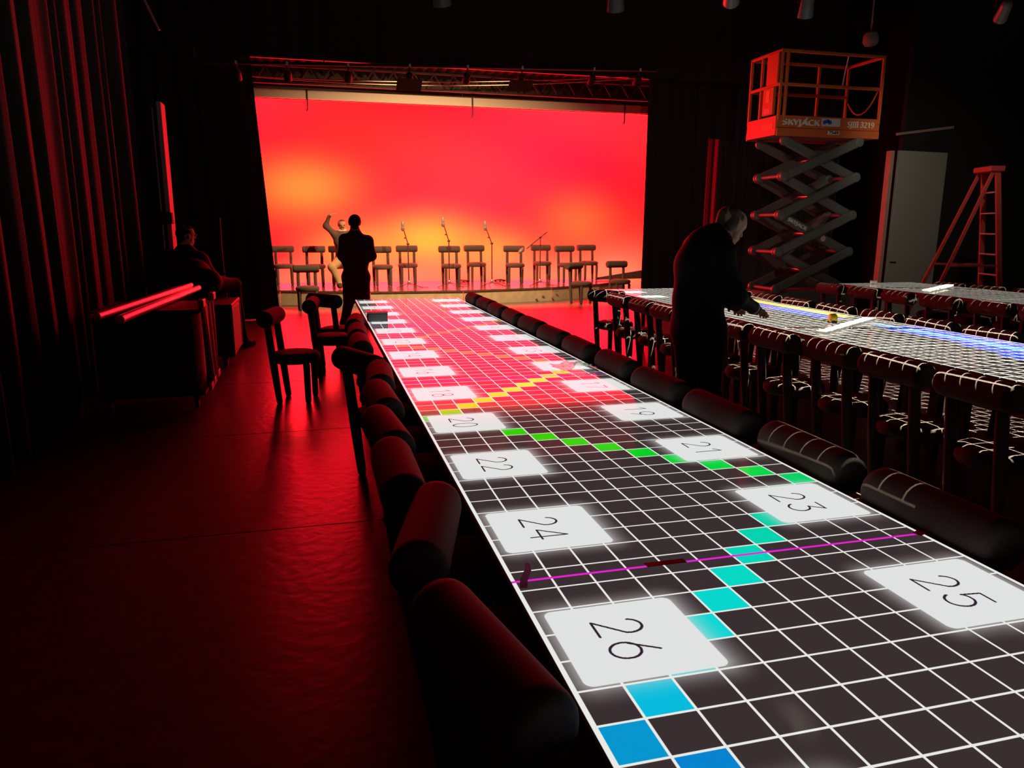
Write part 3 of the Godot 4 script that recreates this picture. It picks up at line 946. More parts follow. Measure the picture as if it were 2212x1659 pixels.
	lettering("arm_name", "SKYJACK", 0.36, 0.062, M.white, t, a0 + dd * 0.34 + Vector3(0, 0, zf - 0.022), q, 1.4)
	m = MB.new(); m.lathe(a0 + dd * 0.86 + Vector3(0, 0, zf - 0.03), Vector3.BACK, [Vector2(0, 0.0001), Vector2(0, 0.045), Vector2(0.004, 0.045), Vector2(0.004, 0.0001)], 18); put("warning_sticker", m.done(), mat(lin(0.7, 0.5, 0.45), 0.5), t)
	m = MB.new(); m.box(a0 + dd * 1.16 + Vector3(0, 0, zf - 0.03), Vector3(0.2, 0.085, 0.004), 0.0, q); put("arm_plate", m.done(), mat(lin(0.5, 0.48, 0.4), 0.5), t)

# ------------------------------------------------------------------ ladder, cart, cases, projectors
func build_side_things() -> void:
	# stepladder
	var lad := thing("stepladder", "tall red fibreglass stepladder standing open before the grey door", "ladder")
	var s := Vector3(0.95, 0, 0.31)
	var w := Vector3(-0.31, 0, 0.95)
	var top := Vector3(9.33, 2.40, -7.95)
	var m := MB.new()
	for k in 2:
		var o := w * (0.0 if k == 0 else 0.36)
		var of := w * (-0.06 if k == 0 else 0.50)
		m = MB.new(); m.beam(top + o + s * 0.03, Vector3(top.x, 0, top.z) + of + s * 0.30, 0.035, 0.075, s); put("front_rail", m.done(), M.fiber, lad)
		m = MB.new(); m.beam(top + o - s * 0.03, Vector3(top.x, 0, top.z) + of - s * 0.93, 0.03, 0.05, s); put("rear_rail", m.done(), M.fiber, lad)
		m = MB.new(); m.beam(top + o.lerp(of, 0.6) - s * 0.55 + Vector3(0, -1.36, 0), top + o.lerp(of, 0.6) + s * 0.19 + Vector3(0, -1.36, 0), 0.012, 0.03); put("spreader", m.done(), M.fiber, lad)
	m = MB.new(); m.box(top + w * 0.18 + Vector3(0, 0.03, 0), Vector3(0.22, 0.08, 0.46), 0.012, Basis(s, Vector3.UP, w)); put("top_cap", m.done(), M.fiber, lad)
	for i in 7:
		var t := (i + 1) / 8.0
		var a := top.lerp(Vector3(top.x, 0, top.z) - w * 0.06 + s * 0.30, t) + s * 0.02 * (1 - t)
		var b := (top + w * 0.36).lerp(Vector3(top.x, 0, top.z) + w * 0.50 + s * 0.30, t)
		m = MB.new(); m.beam(a, b, 0.07, 0.022); put("tread", m.done(), M.alu, lad)
	# cart with a hung cloth
	var cart := thing("equipment_cart", "black wheeled cart with a cloth draped down its end", "cart")
	m = MB.new(); m.box(Vector3(-1.85, 0.86, -5.83), Vector3(0.86, 0.04, 0.86), 0.01); put("top", m.done(), M.black, cart)
	m = MB.new(); m.box(Vector3(-1.87, 0.50, -5.83), Vector3(0.76, 0.68, 0.76), 0.02); put("body", m.done(), M.black, cart)
	m = MB.new(); m.box(Vector3(-1.85, 0.145, -5.83), Vector3(0.86, 0.05, 0.86), 0.01); put("base", m.done(), M.black, cart)
	for p in [Vector2(-1.5, -5.45), Vector2(-1.5, -6.2), Vector2(-2.2, -5.45), Vector2(-2.2, -6.2)]:
		m = MB.new()
		m.lathe(Vector3(p.x - 0.015, 0.055, p.y), Vector3.RIGHT, [Vector2(0, 0.0001), Vector2(0, 0.05), Vector2(0.03, 0.05), Vector2(0.03, 0.0001)], 14)
		m.box(Vector3(p.x, 0.1, p.y), Vector3(0.05, 0.05, 0.03), 0.004)
		put("caster", m.done(), M.rubber, cart)
	m = MB.new()
	var rows := []
	for i in 9:
		var y := lerpf(0.17, 0.90, i / 8.0)
		var row := []
		for j in 40:
			var u := j / 39.0
			var tt := i / 8.0
			var z := lerpf(lerpf(-5.66, -5.43, tt), lerpf(-6.08, -6.22, tt), u)
			row.append(Vector3(-1.405 + 0.03 * sin(u * 26.0 + 0.6 * sin(y * 3.0)) * (1.1 - 0.6 * tt) + 0.01 * sin(u * 61.0), y, z))
		rows.append(row)
	m.sheet(rows)
	put("cloth", m.done(), mat(lin(0.62, 0.55, 0.55), 0.6), cart)
	for z in [-5.47, -6.16]:
		m = MB.new(); m.box(Vector3(-1.40, 0.93, z), Vector3(0.05, 0.07, 0.16), 0.008); put("cloth_clip", m.done(), mat(lin(0.35, 0.25, 0.25), 0.5), cart)
	m = MB.new(); m.beam(Vector3(-1.39, 0.17, -5.5), Vector3(-1.39, 0.2, -6.15), 0.03, 0.06); put("hem_bar", m.done(), mat(lin(0.35, 0.25, 0.25), 0.5), cart)
	# poles lying over the cart
	var pp := [[195, 686, 390, 619, -5.45, -6.05, 0.021], [208, 684, 412, 616, -5.42, -5.98, 0.028], [258, 691, 428, 622, -5.4, -5.95, 0.034], [250, 668, 380, 622, -5.6, -6.15, 0.016]]
	var pl := ["thinnest of the lying bundle", "second of the bundle, split-ended", "thickest, lying in front of the others", "short, at the back of the bundle"]
	for i in 4:
		var p: Array = pp[i]
		var a := on_z(p[0], p[1], p[4])
		var b := on_z(p[2], p[3], p[5])
		a.y = 0.885 + p[6] + [0.0, 0.06, 0.0, 0.06][i]; b.y = a.y
		a = on_y(p[0], p[1], a.y); b = on_y(p[2], p[3], b.y)
		m = MB.new(); m.rod(a, b, p[6], p[6], 16)
		var o := put("metal_pole", m.done(), M.alu)
		tag(o, "shiny metal pole across the cart top, " + pl[i], "pole", "poles lying on the cart")
	# road case
	var rc := thing("road_case", "black road case on casters with the man sitting on it", "case")
	m = MB.new(); m.box(Vector3(-1.79, 0.405, -7.83), Vector3(0.86, 0.55, 0.92), 0.015); put("body", m.done(), M.black, rc)
	m = MB.new(); m.box(Vector3(-1.79, 0.70, -7.83), Vector3(0.87, 0.05, 0.93), 0.012); put("lid", m.done(), M.black, rc)
	for x in [-1.365, -2.215]:
		for z in [-7.37, -8.29]:
			m = MB.new(); m.box(Vector3(x, 0.405, z), Vector3(0.025, 0.56, 0.025), 0.004); put("corner_edge", m.done(), M.steel, rc)
	put("label_patch", slab(Vector3(-1.72, 0.35, -7.366), Vector3(0.1, 0.07, 0.004)), mat(lin(0.3, 0.15, 0.15), 0.6), rc)
	for p in [Vector2(-1.47, -7.45), Vector2(-1.47, -8.2), Vector2(-2.2, -7.45), Vector2(-2.2, -8.2)]:
		m = MB.new()
		m.lathe(Vector3(p.x - 0.02, 0.06, p.y), Vector3.RIGHT, [Vector2(0, 0.0001), Vector2(0, 0.055), Vector2(0.04, 0.055), Vector2(0.04, 0.0001)], 14)
		m.box(Vector3(p.x, 0.11, p.y), Vector3(0.07, 0.04, 0.05), 0.004)
		put("caster", m.done(), M.rubber, rc)
	# tall pale post at the curtain's end, with a clamp
	var post := thing("lighting_stand", "tall red-lit post with a black clamp at the end of the curtain wall", "stand")
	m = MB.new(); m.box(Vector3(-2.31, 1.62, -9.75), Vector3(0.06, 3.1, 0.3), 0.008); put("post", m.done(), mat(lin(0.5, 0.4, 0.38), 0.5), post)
	m = MB.new(); m.rod(Vector3(-2.40, 0.05, -9.65), Vector3(-2.40, 3.1, -9.65), 0.012); put("rod", m.done(), M.alu, post)
	m = MB.new(); m.box(Vector3(-2.34, 1.68, -9.63), Vector3(0.16, 0.15, 0.12), 0.01); put("clamp", m.done(), M.black, post)
	put("base", slab(Vector3(-2.32, 0.03, -9.7), Vector3(0.35, 0.06, 0.35), 0.01), M.black, post)
	m = MB.new(); m.rod(on_z(312, 0, -8.0), on_z(344, 66, -8.0), 0.014)
	m.rod(on_z(312, 0, -8.0), on_z(290, -60, -8.0), 0.014)
	tag(put("ceiling_boom", m.done(), M.alu), "short red-lit boom arm high over the curtain wall", "pole")
	# thin whip of cable up the drape
	m = MB.new()
	m.tube([on_y(497, 716, 0.0), on_z(489, 625, -9.9), on_z(480, 545, -9.9), on_z(475, 471, -9.9)], 0.005, 6)
	tag(put("thin_cane", m.done(), M.wire), "thin upright cane against the dark drape behind the seated man", "cane")
	# ceiling lamps peeking in at the top
	var lamps := [[955, 6, -5.0, false, "first hanging lamp over the numbered table"], [1330, 18, -5.0, false, "tilted hanging lamp between the tables"], [1580, 0, -5.0, true, "lit lamp above the man in black", Vector3(0.45, -0.35, -0.8), 2.0], [1740, 32, -5.4, false, "tilted lamp above the scissor lift's rail"], [2162, 38, -6.0, true, "lit lamp above the ladder", Vector3(0.52, -0.55, -0.85), 2.6]]
	for l in lamps:
		var p := on_z(l[0], l[1], l[2])
		var t := thing("ceiling_lamp", "black theatre lamp at the ceiling, " + l[4], "lamp", p)
		var aim := (Vector3(0.25, -1.0, -0.5) if not l[3] else l[5] as Vector3).normalized()
		m = MB.new(); m.lathe(-aim * 0.24, aim, [Vector2(0, 0.0001), Vector2(0, 0.04), Vector2(0.05, 0.06), Vector2(0.16, 0.065), Vector2(0.26, 0.075), Vector2(0.26, 0.068), Vector2(0.18, 0.05)], 18); put("can", m.done(), M.grey, t)
		m = MB.new(); m.tube([Vector3(-0.085, 0.1, 0), Vector3(-0.085, 0.26, 0), Vector3(0, 0.33, 0), Vector3(0.085, 0.26, 0), Vector3(0.085, 0.1, 0)], 0.012, 6); m.rod(Vector3(0, 0.33, 0), Vector3(0, 6.5 - p.y, 0), 0.016); put("yoke", m.done(), M.black, t)
		m = MB.new(); m.lathe(aim * -0.01, aim, [Vector2(0, 0.066), Vector2(0.012, 0.05), Vector2(0.018, 0.0001)], 18)
		put("lamp_lens", m.done(), glow(Color(1, 0.98, 0.95), 1.6) if l[3] else M.chrome, t)
		if l[3]:
			var sp := SpotLight3D.new()
			sp.name = "lamp_light"
			sp.light_color = Color(1, 0.95, 0.85)
			sp.light_energy = l[6]
			sp.spot_angle = 34.0
			sp.spot_angle_attenuation = 1.0
			sp.spot_range = 30.0
			sp.light_size = 0.06
			sp.shadow_enabled = true
			t.add_child(sp)
			sp.position = aim * 0.04
			sp.basis = Basis.looking_at(aim, Vector3.BACK)
	m = MB.new()
	m.lathe(on_z(1880, 88, -9.2) + Vector3(0, 0.12, 0), Vector3(0, -1, 0.1), [Vector2(0, 0.0001), Vector2(0, 0.08), Vector2(0.03, 0.11), Vector2(0.14, 0.12), Vector2(0.19, 0.09), Vector2(0.2, 0.0001)], 18)
	m.rod(on_z(1880, 88, -9.2) + Vector3(0, 0.1, 0), on_z(1880, 88, -9.2) + Vector3(0, 2.0, 0), 0.012)
	tag(put("ceiling_speaker", m.done(), mat(lin(0.3, 0.27, 0.23), 0.6)), "small rounded pale speaker hanging above the scissor lift", "speaker")
	# projectors over the tables: a pin-point arc lamp shining through a slide of slits
	projector("projector over the second grid table", Vector3(3.76, 4.7, -3.9), 0.80, 3.15, [[-6.5, -0.1], [12.1, 19.0]], -7.4, 0.0, 2e10, [[3.22, -3.30, 4.2, -3.95, 0.045], [3.98, -4.2, 4.06, -4.1, 0.06]])
	projector("projector over the table by the stepladder", Vector3(7.26, 4.7, -4.6), 0.82, 6.65, [[-6.5, -0.1], [12.1, 19.0]], -7.5, -1.5, 1e10, [[6.75, -6.05, 7.75, -6.7, 0.045]])
	projector("projector over the numbered table", Vector3(0.6, 4.7, -0.9), 0.75, 0.0, [[12.3, 14.0]], -1.05, -0.2, 2.5e9)
func projector(label: String, L: Vector3, plane: float, x0: float, bands: Array, z_far: float, z_near: float, power: float, windows := []) -> void:
	var t := thing("ceiling_projector", "black " + label, "projector", L)
	var drop := 0.25
	var s := drop / (L.y - plane)
	var m := MB.new()
	m.box(Vector3.ZERO, Vector3(0.0002, 0.0001, 0.0002))
	put("arc_lamp", m.done(), glow(Color(1.0, 0.97, 0.86), power), t)
	# housing
	m = MB.new()
	var hx := 0.22
	var hz := 0.42
	m.box(Vector3(0, 0.1, 0), Vector3(hx * 2, 0.02, hz * 2), 0.004)
	for q in [[Vector3(hx, -0.08, 0), Vector3(0.02, 0.36, hz * 2)], [Vector3(-hx, -0.08, 0), Vector3(0.02, 0.36, hz * 2)], [Vector3(0, -0.08, hz), Vector3(hx * 2, 0.36, 0.02)], [Vector3(0, -0.08, -hz), Vector3(hx * 2, 0.36, 0.02)]]:
		m.box(q[0], q[1])
	put("housing", m.done(), M.black, t)
	m = MB.new(); m.rod(Vector3(0, 0.1, 0), Vector3(0, 6.5 - L.y, 0), 0.025); put("mount_pole", m.done(), M.black, t)
	# slide: opaque but for the slits between its cells
	m = MB.new()
	var lw := 0.0032
	var col_edges := []
	var umin := 1e9
	var umax := -1e9
	var xs := []
	var cur := -100.0
	var nz := int(round((z_near - z_far) / 0.1))
	for b in bands:
		# opaque block up to this band
		if cur > -99.0:
			xs.append([cur, b[0], false])
		var u: float = b[0]
		while u < b[1] - 0.01:
			xs.append([u, u + 1.0, true])
			u += 1.0
		cur = u
		umin = minf(umin, b[0]); umax = maxf(umax, u)
	for c in xs:
		var xa: float = (x0 + c[0] * 0.1 - L.x + (lw if c[2] else -lw)) * s
		var xb: float = (x0 + c[1] * 0.1 - L.x - (lw if c[2] else -lw)) * s
		if c[2]:
			for j in nz:
				var za := (z_far + j * 0.1 - L.z + lw) * s
				var zb := (z_far + (j + 1) * 0.1 - L.z - lw) * s
				m.face([Vector3(xa, -drop, za), Vector3(xb, -drop, za), Vector3(xb, -drop, zb), Vector3(xa, -drop, zb)])
		else:
			# the table's own width is masked, but for windows over the things lying on it
			var nu := int(round((c[1] - c[0]) * 2.0))
			var mz := nz * 2
			for i in nu:
				for j in mz:
					var cx: float = x0 + (c[0] + (c[1] - c[0]) * (i + 0.5) / nu) * 0.1
					var cz := z_far + (j + 0.5) * 0.05
					var open := false
					for w in windows:
						var q := Geometry2D.get_closest_point_to_segment(Vector2(cx, cz), Vector2(w[0], w[1]), Vector2(w[2], w[3]))
						if q.distance_to(Vector2(cx, cz)) < w[4]: open = true
					if open: continue
					var ux: float = 0.0505 * (c[1] - c[0]) / (nu * 0.5) * 0.5
					m.face([Vector3((cx - ux - L.x) * s, -drop, (cz - 0.0255 - L.z) * s), Vector3((cx + ux - L.x) * s, -drop, (cz - 0.0255 - L.z) * s), Vector3((cx + ux - L.x) * s, -drop, (cz + 0.0255 - L.z) * s), Vector3((cx - ux - L.x) * s, -drop, (cz + 0.0255 - L.z) * s)])
	# frame of the slide
	var fx0 := (x0 + umin * 0.1 - L.x) * s
	var fx1 := (x0 + umax * 0.1 - L.x) * s
	var fz0 := (z_far - L.z) * s
	var fz1 := (z_near - L.z) * s
	for q in [[-hx, fx0, -hz, hz], [fx1, hx, -hz, hz], [fx0, fx1, -hz, fz0], [fx0, fx1, fz1, hz]]:
		m.face([Vector3(q[0], -drop, q[2]), Vector3(q[1], -drop, q[2]), Vector3(q[1], -drop, q[3]), Vector3(q[0], -drop, q[3])])
	put("slide", m.done(), M.black, t)

# ------------------------------------------------------------------ people
# bones: [a, b, radius at a, radius at b, colour]; joined by a smooth minimum and meshed as surface nets
func flesh(mb: MB, bones: Array, cell: float, k: float) -> void:
	var lo := Vector3(1e9, 1e9, 1e9)
	var hi := -lo
	for b in bones:
		var r := maxf(b[2], b[3])
		for p in [b[0], b[1]]:
			lo = lo.min(p - Vector3.ONE * (r + 0.03)); hi = hi.max(p + Vector3.ONE * (r + 0.03))
	var nx := int((hi.x - lo.x) / cell) + 3
	var ny := int((hi.y - lo.y) / cell) + 3
	var nz := int((hi.z - lo.z) / cell) + 3
	var S := PackedFloat32Array()
	S.resize(nx * ny * nz)
	var mar := 3.5 / k
	for b in bones:
		var a: Vector3 = b[0]
		var ba: Vector3 = b[1] - b[0]
		var l2 := maxf(ba.length_squared(), 1e-9)
		var ra: float = b[2]
		var dr: float = b[3] - b[2]
		var r := maxf(b[2], b[3]) + mar
		var p0: Vector3 = ((b[0] as Vector3).min(b[1]) - Vector3.ONE * r - lo) / cell
		var p1: Vector3 = ((b[0] as Vector3).max(b[1]) + Vector3.ONE * r - lo) / cell
		for z in range(maxi(0, int(p0.z)), mini(nz - 1, int(p1.z) + 1) + 1):
			for y in range(maxi(0, int(p0.y)), mini(ny - 1, int(p1.y) + 1) + 1):
				var at := (z * ny + y) * nx
				var q := lo + Vector3(0, y, z) * cell - a
				for x in range(maxi(0, int(p0.x)), mini(nx - 1, int(p1.x) + 1) + 1):
					var pa := q
					pa.x += x * cell
					var h := clampf(pa.dot(ba) / l2, 0.0, 1.0)
					var d := (pa - ba * h).length() - ra - dr * h
					if d < mar:
						S[at + x] += exp(-k * d)
	var cells := {}
	var start := mb.v.size()
	var sx := 1
	var sy := nx
	var sz := nx * ny
	var off := [0, sx, sy, sx + sy, sz, sx + sz, sy + sz, sx + sy + sz]
	var cpos := [Vector3(0, 0, 0), Vector3(1, 0, 0), Vector3(0, 1, 0), Vector3(1, 1, 0), Vector3(0, 0, 1), Vector3(1, 0, 1), Vector3(0, 1, 1), Vector3(1, 1, 1)]
	var eds := [[0, 1], [2, 3], [4, 5], [6, 7], [0, 2], [1, 3], [4, 6], [5, 7], [0, 4], [1, 5], [2, 6], [3, 7]]
	var quads := []
	for z in range(1, nz - 1):
		for y in range(1, ny - 1):
			var i := (z * ny + y) * nx
			for x in range(1, nx - 1):
				var here := S[i + x] >= 1.0
				var id := i + x
				if here != (S[id + sx] >= 1.0): quads.append([id - sy - sz, id - sz, id, id - sy, here])
				if here != (S[id + sy] >= 1.0): quads.append([id - sx - sz, id - sx, id, id - sz, here])
				if here != (S[id + sz] >= 1.0): quads.append([id - sx - sy, id - sy, id, id - sx, here])
	for q in quads:
		for e in 4:
			var c: int = q[e]
			if cells.has(c): continue
			var sum := Vector3.ZERO
			var cnt := 0
			for ed in eds:
				var va: float = S[c + off[ed[0]]]
				var vb: float = S[c + off[ed[1]]]
				if (va >= 1.0) != (vb >= 1.0):
					var la := log(maxf(va, 1e-4))
					var lb := log(maxf(vb, 1e-4))
					sum += (cpos[ed[0]] as Vector3).lerp(cpos[ed[1]], clampf(la / (la - lb), 0.05, 0.95))
					cnt += 1
			var base := Vector3(c % nx, (c / nx) % ny, c / (nx * ny))
			cells[c] = mb.v.size()
			mb.v.append(lo + (base + sum / maxi(cnt, 1)) * cell)
			mb.n.append(Vector3.ZERO)
			mb.uv.append(Vector2.ZERO)
			mb.col.append(Color.WHITE)
	for q in quads:
		var a: int = cells[q[0]]
		var b: int = cells[q[1]]
		var c: int = cells[q[2]]
		var d: int = cells[q[3]]
		if not q[4]:
			var t := b; b = d; d = t
		for tr in [[a, b, c], [a, c, d]]:
			var nn := (mb.v[tr[1]] - mb.v[tr[0]]).cross(mb.v[tr[2]] - mb.v[tr[0]])
			for e in 3: mb.n[tr[e]] += nn
			mb.ix.append_array(PackedInt32Array([tr[0], tr[2], tr[1]]))
	for i in range(start, mb.v.size()):
		mb.n[i] = mb.n[i].normalized()
		var best := 1e9
		var col := Color.WHITE
		var p := mb.v[i]
		for b in bones:
			var ba: Vector3 = b[1] - b[0]
			var pa: Vector3 = p - b[0]
			var h := clampf(pa.dot(ba) / maxf(ba.length_squared(), 1e-9), 0.0, 1.0)
			var d: float = (pa - ba * h).length() - lerpf(b[2], b[3], h)
			if d < best:
				best = d
				col = b[4]
		mb.col[i] = col
# a head: c centre, f the way it looks, u its crown; hs half its height
func head_bones(c: Vector3, f: Vector3, u: Vector3, hs: float, skin: Color, hair: Color, bald := false, beard := false) -> Array:
	u = u.normalized()
	f = (f - u * f.dot(u)).normalized()
	var r := f.cross(u).normalized()
	var s := hs / 0.118
	var P := func(x: float, y: float, z: float) -> Vector3: return c + (r * x + u * y + f * z) * s
	var dark := Color(skin.r * 0.35, skin.g * 0.3, skin.b * 0.3)
	var b := [
		[P.call(0, 0.030, -0.022), P.call(0, 0.036, 0.022), 0.080 * s, 0.073 * s, skin],
		[P.call(0, 0.0, 0.02), P.call(0, -0.06, 0.032), 0.066 * s, 0.050 * s, skin],
		[P.call(-0.03, -0.062, 0.02), P.call(0, -0.086, 0.056), 0.034 * s, 0.024 * s, skin],
		[P.call(0.03, -0.062, 0.02), P.call(0, -0.086, 0.056), 0.034 * s, 0.024 * s, skin],
		[P.call(0, 0.012, 0.088), P.call(0, -0.022, 0.106), 0.009 * s, 0.014 * s, skin],
		[P.call(-0.035, 0.026, 0.076), P.call(0.035, 0.026, 0.076), 0.012 * s, 0.012 * s, skin],
		[P.call(-0.02, -0.052, 0.080), P.call(0.02, -0.052, 0.080), 0.0085 * s, 0.0085 * s, Color(skin.r * 0.75, skin.g * 0.5, skin.b * 0.48)],
		[P.call(-0.02, -0.062, 0.077), P.call(0.02, -0.062, 0.077), 0.008 * s, 0.008 * s, skin],
		[P.call(-0.030, 0.006, 0.080), P.call(-0.030, 0.006, 0.081), 0.009 * s, 0.009 * s, dark],
		[P.call(0.030, 0.006, 0.080), P.call(0.030, 0.006, 0.081), 0.009 * s, 0.009 * s, dark],
		[P.call(-0.076, 0.014, -0.012), P.call(-0.072, -0.026, -0.004), 0.014 * s, 0.009 * s, skin],
		[P.call(0.076, 0.014, -0.012), P.call(0.072, -0.026, -0.004), 0.014 * s, 0.009 * s, skin],
	]
	if bald:
		b += [
			[P.call(-0.058, 0.012, -0.04), P.call(-0.05, -0.04, -0.05), 0.030 * s, 0.026 * s, hair],
			[P.call(0.058, 0.012, -0.04), P.call(0.05, -0.04, -0.05), 0.030 * s, 0.026 * s, hair],
			[P.call(0, 0.03, -0.066), P.call(0, -0.045, -0.062), 0.046 * s, 0.036 * s, hair],
			[P.call(-0.045, 0.055, -0.045), P.call(0.045, 0.055, -0.045), 0.040 * s, 0.040 * s, hair],
			[P.call(-0.06, 0.045, 0.0), P.call(-0.062, 0.0, -0.03), 0.022 * s, 0.022 * s, hair],
			[P.call(0.06, 0.045, 0.0), P.call(0.062, 0.0, -0.03), 0.022 * s, 0.022 * s, hair],
		]
	else:
		b += [
			[P.call(0, 0.045, -0.03), P.call(0, 0.062, 0.022), 0.082 * s, 0.060 * s, hair],
			[P.call(0, 0.02, -0.05), P.call(0, -0.04, -0.05), 0.070 * s, 0.050 * s, hair],
			[P.call(-0.055, 0.04, 0.0), P.call(-0.06, 0.0, -0.02), 0.030 * s, 0.022 * s, hair],
			[P.call(0.055, 0.04, 0.0), P.call(0.06, 0.0, -0.02), 0.030 * s, 0.022 * s, hair],
		]
	if beard:
		b += [[P.call(-0.022, -0.040, 0.084), P.call(0.022, -0.040, 0.084), 0.008 * s, 0.008 * s, hair]]
	return b
# a hand from wrist w reaching along d, back of hand towards n, fingers bent by curl
func hand_bones(w: Vector3, d: Vector3, n: Vector3, skin: Color, curl: float, side: float) -> Array:
	d = d.normalized()
	n = (n - d * n.dot(d)).normalized()
	var r := d.cross(n).normalized() * side
	var b := [[w, w + d * 0.05, 0.026, 0.028, skin], [w + d * 0.04 + r * 0.022, w + d * 0.088 + r * 0.024, 0.017, 0.014, skin], [w + d * 0.04 - r * 0.022, w + d * 0.084 - r * 0.024, 0.017, 0.014, skin]]
	var lens := [0.066, 0.076, 0.072, 0.056]
	for i in 4:
		var o := r * (0.030 - 0.020 * i)
		var p := w + d * (0.092 - 0.004 * absf(i - 1.5)) + o
		var dir := d + r * (0.10 - 0.07 * i)
		for sgm in 3:
			var ang := curl * (0.35 + 0.5 * sgm)
			var dd := (dir.normalized() * cos(ang) - n * sin(ang)).normalized()
			var q: Vector3 = p + dd * lens[i] * [0.45, 0.32, 0.23][sgm]
			b.append([p, q, 0.0095 - 0.0008 * sgm, 0.0088 - 0.0008 * sgm, skin])
			p = q
	var t0 := w + d * 0.03 + r * 0.03
	var t1 := t0 + (d * 0.6 + r * 0.75 - n * 0.25).normalized() * 0.04
	var t2 := t1 + (d * 0.9 + r * 0.25 - n * 0.4 * curl).normalized() * 0.034
	b.append([t0, t1, 0.014, 0.011, skin])
	b.append([t1, t2, 0.011, 0.009, skin])
	return b
func shoe_bones(heel: Vector3, toe: Vector3, c: Color) -> Array:
	return [[heel + Vector3(0, 0.045, 0), toe + Vector3(0, 0.038, 0), 0.045, 0.036, c], [heel + Vector3(0, 0.09, 0), heel.lerp(toe, 0.5) + Vector3(0, 0.06, 0), 0.042, 0.036, c]]
func person(label: String, at: Vector3, body: Array, heads: Array, hands: Array) -> Node3D:
	var t := thing("person", label, "person", at)
	var mb := MB.new()
	flesh(mb, body, 0.0135, 42.0)
	flesh(mb, heads, 0.0055, 150.0)
	for h in hands:
		flesh(mb, h, 0.0042, 260.0)
	for i in mb.v.size(): mb.v[i] -= at
	put("body", mb.done(), M.skin, t)
	return t
func build_people() -> void:
	var black := Color(0.012, 0.012, 0.016)
	var shoe := Color(0.02, 0.017, 0.016)
	var skin := Color(0.55, 0.36, 0.26)
	# --- man in black leaning over the second table
	var D := 4.85
	var pel := on_d(1508, 706, D)
	var lum := on_d(1506, 645, D)
	var che := on_d(1516, 575, D)
	var upc := on_d(1530, 535, D)
	var nek := on_d(1551, 510, D)
	var hd := on_d(1577, 489, D)
	var shr := on_d(1556, 548, D - 0.16)
	var shl := on_d(1503, 538, D + 0.18)
	var elr := on_d(1590, 640, D - 0.08)
	var wrr := on_d(1630, 667, D + 0.22)
	var ell := on_d(1545, 635, D + 0.34)
	var wrl := on_d(1590, 662, D + 0.52)
	var hr := pel + Vector3(0.02, -0.03, 0.1)
	var hl := pel + Vector3(-0.02, -0.03, -0.1)
	var kr := Vector3(hr.x + 0.03, 0.48, hr.z + 0.01)
	var kl := Vector3(hl.x + 0.04, 0.48, hl.z - 0.02)
	var ar := Vector3(hr.x - 0.02, 0.09, hr.z + 0.02)
	var al := Vector3(hl.x + 0.0, 0.09, hl.z - 0.04)
	var trou := Color(0.011, 0.011, 0.013)
	var body := [
		[pel + Vector3(0, 0, 0.05), pel + Vector3(0, 0, -0.05), 0.145, 0.145, black], [pel, lum, 0.15, 0.145, black], [lum, che, 0.145, 0.155, black],
		[che + (shr - shl) * 0.12, che - (shr - shl) * 0.12, 0.145, 0.145, black], [che, upc, 0.15, 0.13, black], [upc + (shr - shl) * 0.3, upc - (shr - shl) * 0.3, 0.09, 0.09, black],
		[upc, nek, 0.10, 0.065, black], [nek, nek.lerp(hd, 0.55), 0.06, 0.056, skin],
		[shr, elr, 0.074, 0.056, black], [elr, wrr, 0.056, 0.042, black], [upc, shr, 0.085, 0.078, black],
		[shl, ell, 0.074, 0.056, black], [ell, wrl, 0.056, 0.04, black], [upc, shl, 0.085, 0.078, black],
		[hr, kr, 0.10, 0.068, trou], [kr, ar, 0.068, 0.052, trou], [hl, kl, 0.10, 0.068, trou], [kl, al, 0.068, 0.052, trou],
	]
	var fw := Vector3(0.95, 0, -0.18).normalized()
	body += shoe_bones(Vector3(ar.x - 0.05, 0, ar.z), Vector3(ar.x + 0.17, 0, ar.z), shoe) + shoe_bones(Vector3(al.x - 0.05, 0, al.z), Vector3(al.x + 0.17, 0, al.z - 0.02), shoe)
	var look := (fw * 0.86 + Vector3(0, -0.5, 0)).normalized()
	var crown := (Vector3(0, 0.9, 0) + fw * 0.42).normalized()
	var hb := head_bones(hd + crown * 0.01, look, crown, 0.122, Color(0.60, 0.42, 0.32), Color(0.13, 0.11, 0.085), true)
	hb.append([nek, nek.lerp(hd, 0.6), 0.058, 0.056, Color(0.55, 0.38, 0.28)])
	var hand := hand_bones(wrr, on_d(1655, 676, D + 0.36) - wrr, Vector3(-0.2, 0.9, 0.3), skin, 0.75, 1.0)
	var hand2 := hand_bones(wrl, Vector3(0.5, -0.2, -0.5), Vector3(0, 1, 0), skin, 0.8, -1.0)
	var man := person("balding person in black reaching over the second grid table with a tape", Vector3(pel.x, 0, pel.z), body, hb, [hand, hand2])
	var mb := MB.new()
	var cuff := wrr.lerp(elr, 0.12)
	mb.lathe(cuff, wrr - elr, [Vector2(0, 0.044), Vector2(0.004, 0.047), Vector2(0.02, 0.047), Vector2(0.024, 0.044)], 16)
	mb.v = shifted(mb.v, -Vector3(pel.x, 0, pel.z))
	put("cuff", mb.done(), mat(lin(0.5, 0.45, 0.4), 0.7), man)

	# --- seated person on the road case
	D = 9.25
	pel = Vector3(-1.80, 0.925, -8.14)
	che = on_d(408, 580, D)
	upc = on_d(402, 556, D)
	nek = on_d(400, 540, D)
	hd = on_d(402, 510, D)
	lum = pel.lerp(che, 0.45) + Vector3(-0.03, 0, 0.03)
	shr = on_d(432, 562, D - 0.05)
	shl = on_d(368, 556, D + 0.1)
	elr = on_d(461, 600, D + 0.05)
	wrr = on_d(482, 625, D + 0.2)
	ell = on_d(372, 605, D + 0.3)
	wrl = on_d(410, 635, D + 0.5)
